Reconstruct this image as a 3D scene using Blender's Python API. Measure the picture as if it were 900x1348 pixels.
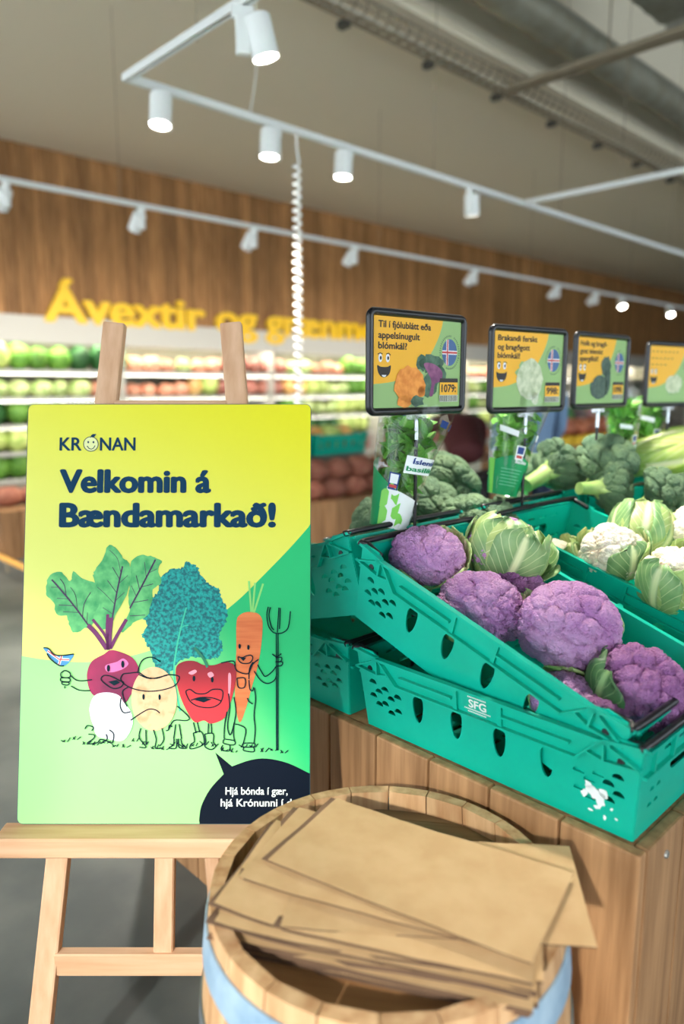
import bpy, bmesh, math, random
import numpy as np
from mathutils import Matrix, Vector, Euler
random.seed(7); np.random.seed(7)
R = math.radians; PI = math.pi
scn = bpy.context.scene
COL = scn.collection
for o in list(bpy.data.objects): bpy.data.objects.remove(o)

# ---------------------------------------------------------------- camera, world, sun, exposure
FPX = 960.0; EYE = 1.45; YAW = R(45.8); PITCH = math.atan(164/FPX)
cam = bpy.data.cameras.new('camera'); camo = bpy.data.objects.new('camera', cam); COL.objects.link(camo)
fh = Vector((math.cos(YAW), math.sin(YAW), 0)); rt = Vector((math.sin(YAW), -math.cos(YAW), 0)); zz = Vector((0, 0, 1))
fw = fh*math.cos(PITCH) - zz*math.sin(PITCH); up = fh*math.sin(PITCH) + zz*math.cos(PITCH)
camo.matrix_world = Matrix(((rt.x, up.x, -fw.x, 0), (rt.y, up.y, -fw.y, 0), (rt.z, up.z, -fw.z, EYE), (0, 0, 0, 1)))
cam.sensor_fit = 'VERTICAL'; cam.sensor_height = 36; cam.sensor_width = 24; cam.lens = FPX/1348*36
cam.dof.use_dof = True; cam.dof.focus_distance = 1.50; cam.dof.aperture_fstop = 1.5
cam.clip_end = 200
scn.camera = camo

world = bpy.data.worlds.new('sky'); scn.world = world; world.use_nodes = True
bg = world.node_tree.nodes['Background']; bg.inputs[0].default_value = (0.90, 0.955, 1.0, 1); bg.inputs[1].default_value = 3.5

sunl = bpy.data.lights.new('sun', 'SUN'); sunl.energy = 2.8; sunl.angle = R(2.5); sunl.color = (1.0, .93, .82)
suno = bpy.data.objects.new('sun', sunl); COL.objects.link(suno)
suno.rotation_euler = Vector((.92, .39, -.50)).to_track_quat('-Z', 'Y').to_euler(); suno.location = (-9, -4, 8)

vs = scn.view_settings; vs.view_transform = 'Standard'; vs.look = 'None'; vs.gamma = 1; vs.use_curve_mapping = False
vs.exposure = 0.83

# ---------------------------------------------------------------- materials
def lin(c):
    return tuple(((x/255)/12.92 if x/255 <= .04045 else ((x/255+.055)/1.055)**2.4) for x in c) + (1,)
MATS = {}
def mat(name, c, rough=.5, c2=None, scale=(8, 8, 8), nscale=1., detail=4, bump=0, bscale=40, metal=0, spec=.5, rand=0, emit=0, sss=0, coords='Object', contrast=(.35, .65), bvor=False, transm=0):
    if name in MATS: return MATS[name]
    m = bpy.data.materials.new(name); MATS[name] = m; m.use_nodes = True
    nt = m.node_tree; N = nt.nodes; L = nt.links; b = N['Principled BSDF']
    b.inputs['Base Color'].default_value = lin(c); b.inputs['Roughness'].default_value = rough
    b.inputs['Metallic'].default_value = metal; b.inputs['Specular IOR Level'].default_value = spec
    if emit: b.inputs['Emission Color'].default_value = lin(c); b.inputs['Emission Strength'].default_value = emit
    if sss:
        b.inputs['Subsurface Weight'].default_value = sss; b.inputs['Subsurface Radius'].default_value = (.01, .006, .004); b.inputs['Subsurface Scale'].default_value = .6
    if transm: b.inputs['Transmission Weight'].default_value = transm
    tc = N.new('ShaderNodeTexCoord'); mp = N.new('ShaderNodeMapping'); mp.inputs['Scale'].default_value = scale
    L.new(tc.outputs[coords], mp.inputs[0]); src = mp.outputs[0]
    oi = None
    if rand or c2:
        oi = N.new('ShaderNodeObjectInfo')
        add = N.new('ShaderNodeVectorMath'); add.operation = 'ADD'
        sc_ = N.new('ShaderNodeMath'); sc_.operation = 'MULTIPLY'; sc_.inputs[1].default_value = 37
        L.new(oi.outputs['Random'], sc_.inputs[0]); L.new(src, add.inputs[0]); L.new(sc_.outputs[0], add.inputs[1]); src = add.outputs[0]
    out = None
    if c2:
        n = N.new('ShaderNodeTexNoise'); n.inputs['Scale'].default_value = nscale; n.inputs['Detail'].default_value = detail
        L.new(src, n.inputs[0])
        r = N.new('ShaderNodeValToRGB'); r.color_ramp.elements[0].position = contrast[0]; r.color_ramp.elements[1].position = contrast[1]
        r.color_ramp.elements[0].color = lin(c); r.color_ramp.elements[1].color = lin(c2)
        L.new(n.outputs['Fac'], r.inputs[0]); out = r.outputs[0]
    if rand:
        h = N.new('ShaderNodeHueSaturation')
        mr = N.new('ShaderNodeMapRange'); mr.inputs[3].default_value = 1-rand; mr.inputs[4].default_value = 1+rand
        L.new(oi.outputs['Random'], mr.inputs[0]); L.new(mr.outputs[0], h.inputs['Value'])
        if out: L.new(out, h.inputs['Color'])
        else: h.inputs['Color'].default_value = lin(c)
        out = h.outputs[0]
    if out: L.new(out, b.inputs['Base Color'])
    if bump:
        if bvor:
            n2 = N.new('ShaderNodeTexVoronoi'); n2.inputs['Scale'].default_value = bscale; hs = n2.outputs['Distance']
        else:
            n2 = N.new('ShaderNodeTexNoise'); n2.inputs['Scale'].default_value = bscale; n2.inputs['Detail'].default_value = 4; hs = n2.outputs['Fac']
        L.new(tc.outputs[coords], n2.inputs[0])
        bn = N.new('ShaderNodeBump'); bn.inputs['Strength'].default_value = bump; bn.inputs['Distance'].default_value = .004
        if bvor: bn.invert = True
        L.new(hs, bn.inputs['Height']); L.new(bn.outputs[0], b.inputs['Normal'])
    return m

def wood(name, c, c2, axis='z', rand=.1, rough=.6, bump=.08):
    s = {'x': (3, 45, 45), 'y': (45, 3, 45), 'z': (45, 45, 3)}[axis]
    return mat(name, c, rough, c2, scale=s, nscale=1.0, detail=6, bump=bump, bscale=60, rand=rand, spec=.3, contrast=(.3, .7))

W_beech = wood('beech', (226, 184, 148), (204, 156, 118), 'z', .05)
W_beech_x = wood('beech_x', (226, 184, 148), (204, 156, 118), 'x', .05)
W_pine = wood('pine', (184, 140, 98), (138, 100, 66), 'z', .2)
W_clad = wood('cladding', (190, 140, 88), (138, 96, 56), 'z', .28)
W_oak = wood('oak_stave', (226, 186, 140), (186, 136, 92), 'z', .12)
W_head = wood('oak_head', (206, 158, 106), (166, 116, 72), 'x', .14)
W_headgrey = wood('oak_head_grey', (150, 134, 100), (112, 96, 70), 'x', .1)
TEAL = mat('teal_plastic', (0, 186, 158), .36, (0, 178, 150), nscale=1, spec=.45)
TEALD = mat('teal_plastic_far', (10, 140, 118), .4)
BLACK = mat('black_plastic', (18, 18, 22), .32)
PURPLE = mat('purple_curd', (210, 162, 206), .6, (178, 120, 180), scale=(14, 14, 14), nscale=1, detail=5, bump=1.0, bscale=230, bvor=True, sss=.12, rand=.08, contrast=(.3, .7))
PURPLE2 = mat('purple_curd_dark', (178, 120, 170), .6, (142, 86, 142), scale=(14, 14, 14), nscale=1, detail=5, bump=1.0, bscale=260, bvor=True, sss=.12, rand=.08, contrast=(.3, .7))
CREAM = mat('white_curd', (250, 242, 226), .6, (240, 226, 196), scale=(14, 14, 14), bump=.5, bscale=240, bvor=True, sss=.2, contrast=(.3, .7))
BROC = mat('broccoli_crown', (120, 148, 106), .65, (80, 114, 86), scale=(20, 20, 20), detail=5, bump=1.0, bscale=330, bvor=True, rand=.12, contrast=(.3, .7))
BROCS = mat('broccoli_stem', (176, 200, 120), .5, (132, 168, 90), scale=(10, 10, 10), rand=.08)
STEMW = mat('pale_stem', (222, 226, 176), .5, (196, 208, 140), scale=(10, 10, 10))

def leafmat(name, c, c2, rib, rough=.45):
    if name in MATS: return MATS[name]
    m = mat(name, c, rough, c2, scale=(18, 18, 18), detail=5, rand=.12)
    nt = m.node_tree; N = nt.nodes; L = nt.links; b = N['Principled BSDF']
    uv = N.new('ShaderNodeUVMap'); sp = N.new('ShaderNodeSeparateXYZ'); L.new(uv.outputs[0], sp.inputs[0])
    ab = N.new('ShaderNodeMath'); ab.operation = 'SUBTRACT'; ab.inputs[1].default_value = .5; L.new(sp.outputs[0], ab.inputs[0])
    ab2 = N.new('ShaderNodeMath'); ab2.operation = 'ABSOLUTE'; L.new(ab.outputs[0], ab2.inputs[0])
    # midrib
    mr = N.new('ShaderNodeMapRange'); mr.inputs[1].default_value = .03; mr.inputs[2].default_value = .10; mr.inputs[3].default_value = 1; mr.inputs[4].default_value = 0
    L.new(ab2.outputs[0], mr.inputs[0])
    # side veins: stripes of v - 0.9*|u|
    mu = N.new('ShaderNodeMath'); mu.operation = 'MULTIPLY_ADD'; mu.inputs[1].default_value = -.9; L.new(ab2.outputs[0], mu.inputs[0]); L.new(sp.outputs[1], mu.inputs[2])
    m7 = N.new('ShaderNodeMath'); m7.operation = 'MULTIPLY'; m7.inputs[1].default_value = 44; L.new(mu.outputs[0], m7.inputs[0])
    si = N.new('ShaderNodeMath'); si.operation = 'SINE'; L.new(m7.outputs[0], si.inputs[0])
    mr2 = N.new('ShaderNodeMapRange'); mr2.inputs[1].default_value = .88; mr2.inputs[2].default_value = 1.0; mr2.inputs[3].default_value = 0; mr2.inputs[4].default_value = .55
    L.new(si.outputs[0], mr2.inputs[0])
    mx = N.new('ShaderNodeMath'); mx.operation = 'MAXIMUM'; L.new(mr.outputs[0], mx.inputs[0]); L.new(mr2.outputs[0], mx.inputs[1])
    old = b.inputs['Base Color'].links[0].from_socket
    mix = N.new('ShaderNodeMix'); mix.data_type = 'RGBA'
    L.new(mx.outputs[0], mix.inputs[0]); L.new(old, mix.inputs[6]); mix.inputs[7].default_value = lin(rib)
    L.new(mix.outputs[2], b.inputs['Base Color'])
    return m
LEAF = leafmat('cauli_leaf', (146, 182, 116), (106, 150, 92), (216, 228, 170))
LEAFP = leafmat('cauli_leaf_pale', (186, 204, 132), (144, 178, 96), (228, 232, 186))
LEAFD = leafmat('cauli_leaf_dark', (78, 118, 70), (54, 94, 56), (150, 180, 120))
NAPA = leafmat('napa_leaf', (196, 214, 116), (164, 196, 88), (240, 240, 206))
BASIL = leafmat('basil_leaf', (124, 192, 74), (82, 158, 54), (160, 210, 110), .35)

def film(name, fac=.12, rough=.08, tint=(245, 248, 250)):
    if name in MATS: return MATS[name]
    m = bpy.data.materials.new(name); MATS[name] = m; m.use_nodes = True
    nt = m.node_tree; nt.nodes.clear(); N = nt.nodes; L = nt.links
    o = N.new('ShaderNodeOutputMaterial'); t = N.new('ShaderNodeBsdfTransparent'); t.inputs[0].default_value = lin(tint)
    g = N.new('ShaderNodeBsdfGlossy'); g.inputs['Roughness'].default_value = rough
    lw = N.new('ShaderNodeLayerWeight'); lw.inputs[0].default_value = .35
    md = N.new('ShaderNodeMath'); md.operation = 'MULTIPLY_ADD'; md.inputs[1].default_value = .45; md.inputs[2].default_value = fac
    L.new(lw.outputs['Fresnel'], md.inputs[0])
    mx = N.new('ShaderNodeMixShader'); L.new(md.outputs[0], mx.inputs[0]); L.new(t.outputs[0], mx.inputs[1]); L.new(g.outputs[0], mx.inputs[2]); L.new(mx.outputs[0], o.inputs[0])
    return m
FILM = film('clear_film', .015, .12, (253, 254, 255)); GLASS = film('window_glass', .04, .02); CLEAR = film('clear_plastic', .2, .1)

# ---------------------------------------------------------------- geometry helpers
def finish(me, smooth=None):
    if smooth is not None:
        for p in me.polygons: p.use_smooth = True
        if smooth < 179: me.set_sharp_from_angle(angle=R(smooth))
    return me
def put(name, me, m=None, parent=None, loc=None, rot=None):
    if m is not None and not me.materials: me.materials.append(m)
    o = bpy.data.objects.new(name, me); COL.objects.link(o)
    if parent: o.parent = parent
    if loc is not None: o.location = loc
    if rot is not None: o.rotation_euler = rot
    return o
def tag(o, label=None, cat=None, group=None, kind=None):
    if label: o['label'] = label
    if cat: o['category'] = cat
    if group: o['group'] = group
    if kind: o['kind'] = kind
    return o
def empty(name, loc=(0, 0, 0), rot=(0, 0, 0), label=None, cat=None, group=None, kind=None):
    o = bpy.data.objects.new(name, None); COL.objects.link(o); o.location = loc; o.rotation_euler = rot
    o.empty_display_size = .05
    return tag(o, label, cat, group, kind)
def kids(o): return [c for c in bpy.data.objects if c.parent == o]
def copy_tree(o, kidmap, parent=None):
    c = o.copy(); COL.objects.link(c); c.parent = parent
    for ch in kidmap.get(o.name, []): copy_tree(ch, kidmap, c)
    return c
def kidmap_of(o):
    km = {}
    def rec(x):
        km[x.name] = kids(x)
        for y in km[x.name]: rec(y)
    rec(o); return km

class MB:
    def __init__(s): s.v = []; s.f = []
    def add(s, v, f, M=None):
        n = len(s.v)
        if M is not None: v = [tuple(M @ Vector(p)) for p in v]
        s.v += [tuple(p) for p in v]; s.f += [tuple(i+n for i in q) for q in f]; return s
    def box(s, c, size, b=0, M=None):
        x, y, z = (q/2 for q in size)
        if b <= 0:
            v = [(sx*x, sy*y, sz*z) for sz in (-1, 1) for sy in (-1, 1) for sx in (-1, 1)]
            f = [(0, 2, 3, 1), (4, 5, 7, 6), (0, 1, 5, 4), (2, 6, 7, 3), (0, 4, 6, 2), (1, 3, 7, 5)]
        else:
            bm = bmesh.new(); bmesh.ops.create_cube(bm, size=2)
            for w in bm.verts: w.co = (w.co.x*x, w.co.y*y, w.co.z*z)
            bmesh.ops.bevel(bm, geom=list(bm.edges), offset=b, segments=2 if b > .004 else 1, affect='EDGES', profile=.6)
            bm.verts.index_update(); v = [tuple(w.co) for w in bm.verts]; f = [tuple(w.index for w in q.verts) for q in bm.faces]; bm.free()
        T = Matrix.Translation(c)
        return s.add(v, f, (M @ T) if M is not None else T)
    def tube(s, pts, r, n=8, closed=False, cap=True, ell=None):
        pts = [Vector(p) for p in pts]; k = len(pts); rs = r if hasattr(r, '__len__') else [r]*k
        v = []; ref = None
        for i, p in enumerate(pts):
            a = pts[(i-1) % k] if (closed or i) else p; b = pts[(i+1) % k] if (closed or i < k-1) else p
            t = (b-a).normalized()
            if ref is None:
                ref = Vector((0, 0, 1)) if abs(t.z) < .9 else Vector((1, 0, 0))
            x = ref - t*ref.dot(t)
            x.normalize(); ref = x; y = t.cross(x)
            for j in range(n):
                an = 2*PI*j/n; e = ell or (1, 1)
                v.append(p + x*math.cos(an)*rs[i]*e[0] + y*math.sin(an)*rs[i]*e[1])
        f = []
        for i in range(k if closed else k-1):
            for j in range(n):
                i2 = (i+1) % k; j2 = (j+1) % n
                f.append((i*n+j, i*n+j2, i2*n+j2, i2*n+j))
        if cap and not closed: f.append(tuple(range(n-1, -1, -1))); f.append(tuple((k-1)*n+j for j in range(n)))
        return s.add(v, f)
    def lathe(s, prof, n=24, a0=0, a1=2*PI, M=None):
        v = []; f = []; full = abs(a1-a0-2*PI) < 1e-6; m = n if full else n+1; k = len(prof)
        for j in range(m):
            a = a0+(a1-a0)*j/n
            for r, z in prof: v.append((r*math.cos(a), r*math.sin(a), z))
        for j in range(n):
            j2 = (j+1) % m
            for i in range(k-1): f.append((j*k+i, j2*k+i, j2*k+i+1, j*k+i+1))
        return s.add(v, f, M)
    def poly(s, pts): return s.add(pts, [tuple(range(len(pts)))])
    def mesh(s, name, smooth=None):
        me = bpy.data.meshes.new(name); me.from_pydata(s.v, [], s.f); me.update(); return finish(me, smooth)
    def build(s, name, m, parent=None, loc=None, rot=None, smooth=None):
        return put(name, s.mesh(name, smooth), m, parent, loc, rot)

def crom(pts, n=5, closed=True):
    k = len(pts); out = []
    for i in range(k if closed else k-1):
        p = [pts[(i+d) % k] if closed else pts[min(max(i+d, 0), k-1)] for d in (-1, 0, 1, 2)]
        for j in range(n):
            t = j/n; o = []
            for a, b, c, d in zip(*p):
                o.append(.5*((2*b)+(c-a)*t+(2*a-5*b+4*c-d)*t*t+(3*b-a-3*c+d)*t**3))
            out.append(tuple(o))
    if not closed: out.append(tuple(pts[-1]))
    return out
def ribbon_faces(pts, w):
    v = []; f = []; k = len(pts)
    for i, p in enumerate(pts):
        a = pts[max(i-1, 0)]; b = pts[min(i+1, k-1)]
        dx, dy = b[0]-a[0], b[1]-a[1]; l = math.hypot(dx, dy) or 1
        ww = w[i] if hasattr(w, '__len__') else w
        v += [(p[0]-dy/l*ww/2, p[1]+dx/l*ww/2), (p[0]+dy/l*ww/2, p[1]-dx/l*ww/2)]
    for i in range(k-1): f.append((2*i, 2*i+1, 2*i+3, 2*i+2))
    return v, f

def plate(loops, thick):
    """2D outline with holes -> extruded mesh data (x,y in plane, z thickness)"""
    cu = bpy.data.curves.new('tmp', 'CURVE'); cu.dimensions = '2D'; cu.fill_mode = 'BOTH'; cu.extrude = thick/2
    for lp in loops:
        sp = cu.splines.new('POLY'); sp.points.add(len(lp)-1); sp.use_cyclic_u = True
        for q, p in zip(sp.points, lp): q.co = (p[0], p[1], 0, 1)
    ob = bpy.data.objects.new('tmp', cu); me = bpy.data.meshes.new_from_object(ob)
    v = [tuple(x.co) for x in me.vertices]; f = [tuple(p.vertices) for p in me.polygons]
    bpy.data.objects.remove(ob); bpy.data.curves.remove(cu); bpy.data.meshes.remove(me)
    return v, f
def textdata(s, size=1, bold=.02, ext=0):
    cu = bpy.data.curves.new('tmp', 'FONT'); cu.body = s; cu.size = size; cu.offset = bold*size; cu.extrude = ext; cu.resolution_u = 4; cu.fill_mode = 'BOTH' if ext else 'FRONT'
    ob = bpy.data.objects.new('tmp', cu); me = bpy.data.meshes.new_from_object(ob)
    v = [tuple(x.co) for x in me.vertices]; f = [tuple(p.vertices) for p in me.polygons]
    bpy.data.objects.remove(ob); bpy.data.curves.remove(cu); bpy.data.meshes.remove(me)
    return v, f
CAPH = None
def embolden(v, f, b, dz=.00002):
    """heavier strokes: the same glyphs repeated with small shifts"""
    if b <= 0: return v, f
    V = []; F = []; n = len(v)
    for k, (dx, dy) in enumerate([(0, 0)]+[(math.cos(q*PI/4), math.sin(q*PI/4)) for q in range(8)]):
        V += [(p[0]+dx*b, p[1]+dy*b*.7, (p[2] if len(p) > 2 else 0)+k*dz) for p in v]; F += [tuple(i+k*n for i in q) for q in f]
    return V, F
def text_fit(s, x0, x1, base, cap, bold=.02):
    """flat text scaled to run x0..x1 with the given cap height"""
    global CAPH
    if CAPH is None:
        v, f = textdata('H', 1, .0); CAPH = max(p[1] for p in v)
    v, f = textdata(s, 1, 0); v, f = embolden(v, f, bold); a = min(p[0] for p in v); b = max(p[0] for p in v)
    k = (x1-x0)/(b-a); h = cap/CAPH
    return [((p[0]-a)*k+x0, p[1]*h+base, p[2]) for p in v], f

# ---------------------------------------------------------------- the room
FLOOR = mat('concrete', (106, 110, 106), .42, (74, 80, 80), scale=(1.2, 1.2, 1.2), nscale=2.2, detail=10, bump=.05, bscale=30, spec=.4)
PAINT = mat('ceiling_paint', (224, 214, 190), .8)
WALLP = mat('wall_paint', (214, 210, 200), .8)
DARKM = mat('dark_frame', (52, 54, 56), .5)
GALV = mat('galvanised', (150, 148, 132), .38, (134, 130, 112), scale=(6, 6, 6), metal=.35)
STEELD = mat('tray_steel', (138, 126, 104), .5, metal=.1)
WHITE = mat('white_enamel', (236, 238, 234), .4)
def struct(name, mb, m, parent=None):
    o = mb.build(name, m, parent)
    if parent is None: o['kind'] = 'structure'
    return o
XL, XR, YF, YB, ZS = -4.2, 27.0, -5.2, 10.3, 4.3
struct('floor', MB().box(((XL+XR)/2, (YF+YB)/2, -.05), (XR-XL, YB-YF, .1)), FLOOR)
struct('ceiling', MB().box(((XL+XR)/2, (4.05+YB)/2, ZS+.06), (XR-XL, YB-4.05, .12)), PAINT)
deck = empty('ceiling_deck', kind='structure')
d = MB()
zs = []
x = XL
n = 0
prof = []
while x < 18:
    prof += [(x, 5.6), (x+.11, 5.6), (x+.15, 5.53), (x+.26, 5.53)]; x += .30
v = []; f = []
for (px_, pz) in prof: v += [(px_, YF, pz), (px_, 4.1, pz)]
for i in range(len(prof)-1): f.append((2*i, 2*i+1, 2*i+3, 2*i+2))
d.add(v, f); d.box(((18+XR)/2, (YF+4.1)/2, 5.6), (XR-18, 4.1-YF, .04))
d.build('deck_sheet', mat('deck_metal', (150, 150, 142), .5, metal=.3), deck)
d = MB(); d.box(((XL+XR)/2, 4.06, 5.0), (XR-XL, .06, 1.3)); d.build('bulkhead', PAINT, deck)
# rear wall, right wall
struct('wall_back', MB().box(((XL+XR)/2, YB+.06, ZS/2), (XR-XL, .12, ZS)), WALLP)
struct('wall_right', MB().box((XR+.06, (YF+YB)/2, 2.85), (.12, YB-YF, 5.7)), WALLP)
# glazed walls: left of the photographer and behind
def glazed(name, idx, along, fixed, a0, a1, n, zsill, zhead):
    w = MB(); L = a1-a0
    def bx(c, l, z0, z1, t=.2):
        if along == 'y': w.box((fixed, c, (z0+z1)/2), (t, l, z1-z0))
        else: w.box((c, fixed, (z0+z1)/2), (l, t, z1-z0))
    bx((a0+a1)/2, L, 0, zsill); bx((a0+a1)/2, L, zhead, 5.7)
    step = L/n
    for i in range(n+1): bx(a0+i*step, .22, zsill, zhead)
    struct(name, w, WALLP)
    for i in range(n):
        c = a0+(i+.5)*step; wn = empty('window_%d' % (idx+i), kind='structure')
        fr = MB()
        for dz in (zsill+.03, zhead-.03, zsill+1.0):
            fr.box((fixed, c, dz) if along == 'y' else (c, fixed, dz), (.07, step-.22, .06) if along == 'y' else (step-.22, .07, .06))
        for da in (-(step-.22)/2+.03, (step-.22)/2-.03, 0):
            fr.box((fixed, c+da, (zsill+zhead)/2) if along == 'y' else (c+da, fixed, (zsill+zhead)/2), (.07, .06, zhead-zsill) if along == 'y' else (.06, .07, zhead-zsill))
        fr.build('window_frame', DARKM, wn)
        MB().box((fixed, c, (zsill+zhead)/2) if along == 'y' else (c, fixed, (zsill+zhead)/2), (.008, step-.24, zhead-zsill-.04) if along == 'y' else (step-.24, .008, zhead-zsill-.04)).build('pane', GLASS, wn)
glazed('wall_left', 1, 'y', XL-.1, YF, YB, 5, .35, 3.7)
glazed('wall_front', 6, 'x', YF-.1, -.4, 15.2, 6, .35, 3.9)
struct('wall_front_end', MB().box(((15.2+XR)/2, YF-.1, 2.85), (XR-15.2, .2, 5.7)), WALLP)
struct('wall_front_start', MB().box(((-.4+XL)/2, YF-.1, 2.85), (-.4-XL, .2, 5.7)), WALLP)

# ---------------------------------------------------------------- wood cladding over the chilled cases
YW = 9.25
clad = empty('wall_cladding', (0, YW, 0), kind='structure')
MB().box((13.9, .10, 3.3), (24.8, .06, 2.0)).build('backing_board', mat('backing', (70, 46, 30), .8), clad)
slat = [MB().box((0, 0, 0), (.078, t, 1.98), .006).mesh('cladding_plank') for t in (.04, .052, .064)]
xx = 1.6; i = 0
while xx < 26.0:
    put('cladding_plank', slat[(i*7+i//3) % 3], W_clad, clad, (xx, .04, 3.31)); i += 1; xx += .0835

# raised yellow letters
YEL = mat('letter_yellow', (255, 204, 0), .45)
sg = empty('wall_lettering', (3.86, YW-.012, 2.27), (R(90), 0, 0), 'raised yellow letters reading Ávextir og grænmeti on wood cladding', 'sign')
word = 'Ávextir og grænmeti'; LS = .52; LX = 1.0
full = textdata(word, LS, 0)[0]; wid = max(p[0] for p in full); LX = 6.3/wid
for i, c in enumerate(word):
    if c == ' ': continue
    pv = textdata(word[:i+1], LS, 0)[0]; cv, cf = textdata(c, LS, 0, .018)
    ox = max(p[0] for p in pv) - max(p[0] for p in cv)
    cv, cf = embolden(cv, cf, .022, .0004)
    mb = MB(); mb.add([(p[0]*LX, p[1]*1.12, p[2]) for p in cv], cf)
    mb.build('letter', YEL, sg, (ox*LX, 0, .018))

# ---------------------------------------------------------------- chilled cases
CASEW = mat('case_white', (206, 202, 192), .5); CASEI = mat('case_inner', (150, 148, 128), .6); CASEG = mat('case_grey', (120, 112, 104), .6); RAIL = mat('price_rail', (196, 196, 186), .4)
LED = mat('case_led', (255, 250, 236), .5, emit=20)
LEDS = mat('shelf_led', (255, 250, 236), .5, emit=8)
SH = [.28, .62, .97, 1.31, 1.65]
cases = []
for k in range(9):
    x0 = 2.3+2.6*k
    c = empty('chilled_case', (x0, YW, 0), (0, 0, 0), None, 'refrigerator', 'open chilled cases along the back wall')
    cases.append(c)
    MB().box((1.3, .02, 2.155), (2.59, .10, .33), .008).build('canopy', CASEW, c)
    MB().box((1.3, .50, 2.10), (2.59, .92, .05)).build('canopy_underside', CASEW, c)
    MB().box((1.3, .98, 1.1), (2.59, .05, 1.9)).build('back_panel', CASEI, c)
    MB().box((1.3, .30, .12), (2.59, 1.3, .24), .02).build('base', CASEG, c)
    MB().box((1.3, .10, 2.04), (2.5, .03, .05)).build('light_strip', LED, c)
    for j, z in enumerate(SH):
        fy = .05+.09*(4-j)-.12*(j == 0)
        s_ = MB().box((1.3, (fy+.95)/2, z-.012), (2.58, .95-fy, .022)).build('shelf', CASEI, c)
        MB().box((1.3, fy-.012, z-.008), (2.58, .02, .05)).build('price_rail', RAIL, s_)
        if j > 1 and k < 6: MB().box((1.3, fy+.03, z-.032), (2.5, .03, .012)).build('shelf_light', LEDS, s_)
    MB().box((.012, .5, 1.1), (.02, .92, 1.8)).build('divider', CASEW, c)
ordw = ['first', 'second', 'third', 'fourth', 'fifth', 'sixth', 'seventh', 'eighth', 'ninth']
for k, c in enumerate(cases): c['label'] = 'white open chilled case stocked with vegetables, %s from the left along back wall' % ordw[k]

def lump(seed, n=40, amp=.12, sub=3, sq=(1, 1, 1)):
    bm = bmesh.new(); bmesh.ops.create_icosphere(bm, subdivisions=sub, radius=1)
    P_ = np.array([w.co[:] for w in bm.verts]); rng = np.random.RandomState(seed)
    C_ = rng.normal(size=(n, 3)); C_ /= np.linalg.norm(C_, axis=1)[:, None]
    dd = np.arccos(np.clip(P_@C_.T, -1, 1)).min(1); r = 1+amp*(1-(dd/dd.max())*1.6)
    P_ = P_*r[:, None]*np.array(sq)
    f = [tuple(w.index for w in q.verts) for q in bm.faces]; bm.free()
    me = bpy.data.meshes.new('lump'); me.from_pydata([tuple(p) for p in P_], [], f); return finish(me, 180)
far_mats = {
 'lettuce': [mat('far_lettuce', (120, 168, 60), .6, (60, 120, 36), scale=(30, 30, 30), rand=.25)],
 'cabbage': [mat('far_cabbage', (206, 214, 130), .6, (156, 186, 90), scale=(20, 20, 20), rand=.2)],
 'herb_bunch': [mat('far_herb', (44, 100, 44), .6, (24, 66, 30), scale=(40, 40, 40), rand=.25)],
 'salad_bag': [mat('far_salad', (226, 226, 170), .3, (130, 176, 80), scale=(25, 25, 25), rand=.2)],
 'tomato_pack': [mat('far_tomato', (214, 104, 72), .4, (226, 190, 160), scale=(30, 30, 30), rand=.25)],
 'beet_bunch': [mat('far_beet', (140, 52, 48), .5, (206, 150, 130), scale=(30, 30, 30), rand=.25)],
 'pepper_bag': [mat('far_pepper', (230, 150, 50), .4, (240, 214, 150), scale=(30, 30, 30), rand=.25)],
}
far_mesh = {}
for i, (k, sq) in enumerate({'lettuce': (.13, .13, .11), 'cabbage': (.12, .12, .12), 'herb_bunch': (.10, .14, .12), 'salad_bag': (.13, .10, .09), 'tomato_pack': (.11, .11, .08), 'beet_bunch': (.10, .12, .09), 'pepper_bag': (.10, .10, .11)}.items()):
    far_mesh[k] = [lump(50+i*3+q, 26, .22, 2, sq) for q in range(2)]
    for me in far_mesh[k]: me.materials.append(far_mats[k][0])
shelfname = ['bottom shelf', 'second shelf', 'third shelf', 'fourth shelf', 'top shelf']
desc = {'lettuce': 'bright green lettuce head', 'cabbage': 'pale yellow-green cabbage', 'herb_bunch': 'dark green herb bunch', 'salad_bag': 'pale bag of mixed salad', 'tomato_pack': 'orange-red pack of tomatoes', 'beet_bunch': 'dark red bunch of beets', 'pepper_bag': 'yellow-orange bag of peppers'}
rng = random.Random(3)
def kind_for(x, j):
    if j == 4:
        return ['lettuce', 'cabbage', 'lettuce', 'herb_bunch'][int(x*1.7) % 4] if x < 4.9 else ('tomato_pack' if x < 5.9 else ('beet_bunch' if 6.7 < x < 7.9 else ['lettuce', 'salad_bag', 'tomato_pack'][int(x*1.3) % 3]))
    if j == 3:
        return 'salad_bag' if x < 4.4 else ('tomato_pack' if x < 6.0 else ('beet_bunch' if 6.7 < x < 8.0 else ['cabbage', 'salad_bag', 'lettuce', 'pepper_bag'][int(x*1.9) % 4]))
    if j == 2: return ['herb_bunch', 'herb_bunch', 'lettuce'][int(x*1.4) % 3] if x < 8.5 else ['salad_bag', 'cabbage', 'lettuce'][int(x*1.1) % 3]
    if j == 1: return ['herb_bunch', 'cabbage'][int(x*1.1) % 2] if x < 8.5 else ['cabbage', 'lettuce', 'herb_bunch'][int(x*1.3) % 3]
    return ['lettuce', 'cabbage', 'herb_bunch'][int(x) % 3] if x < 5 else ['beet_bunch', 'tomato_pack'][int(x) % 2]
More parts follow.
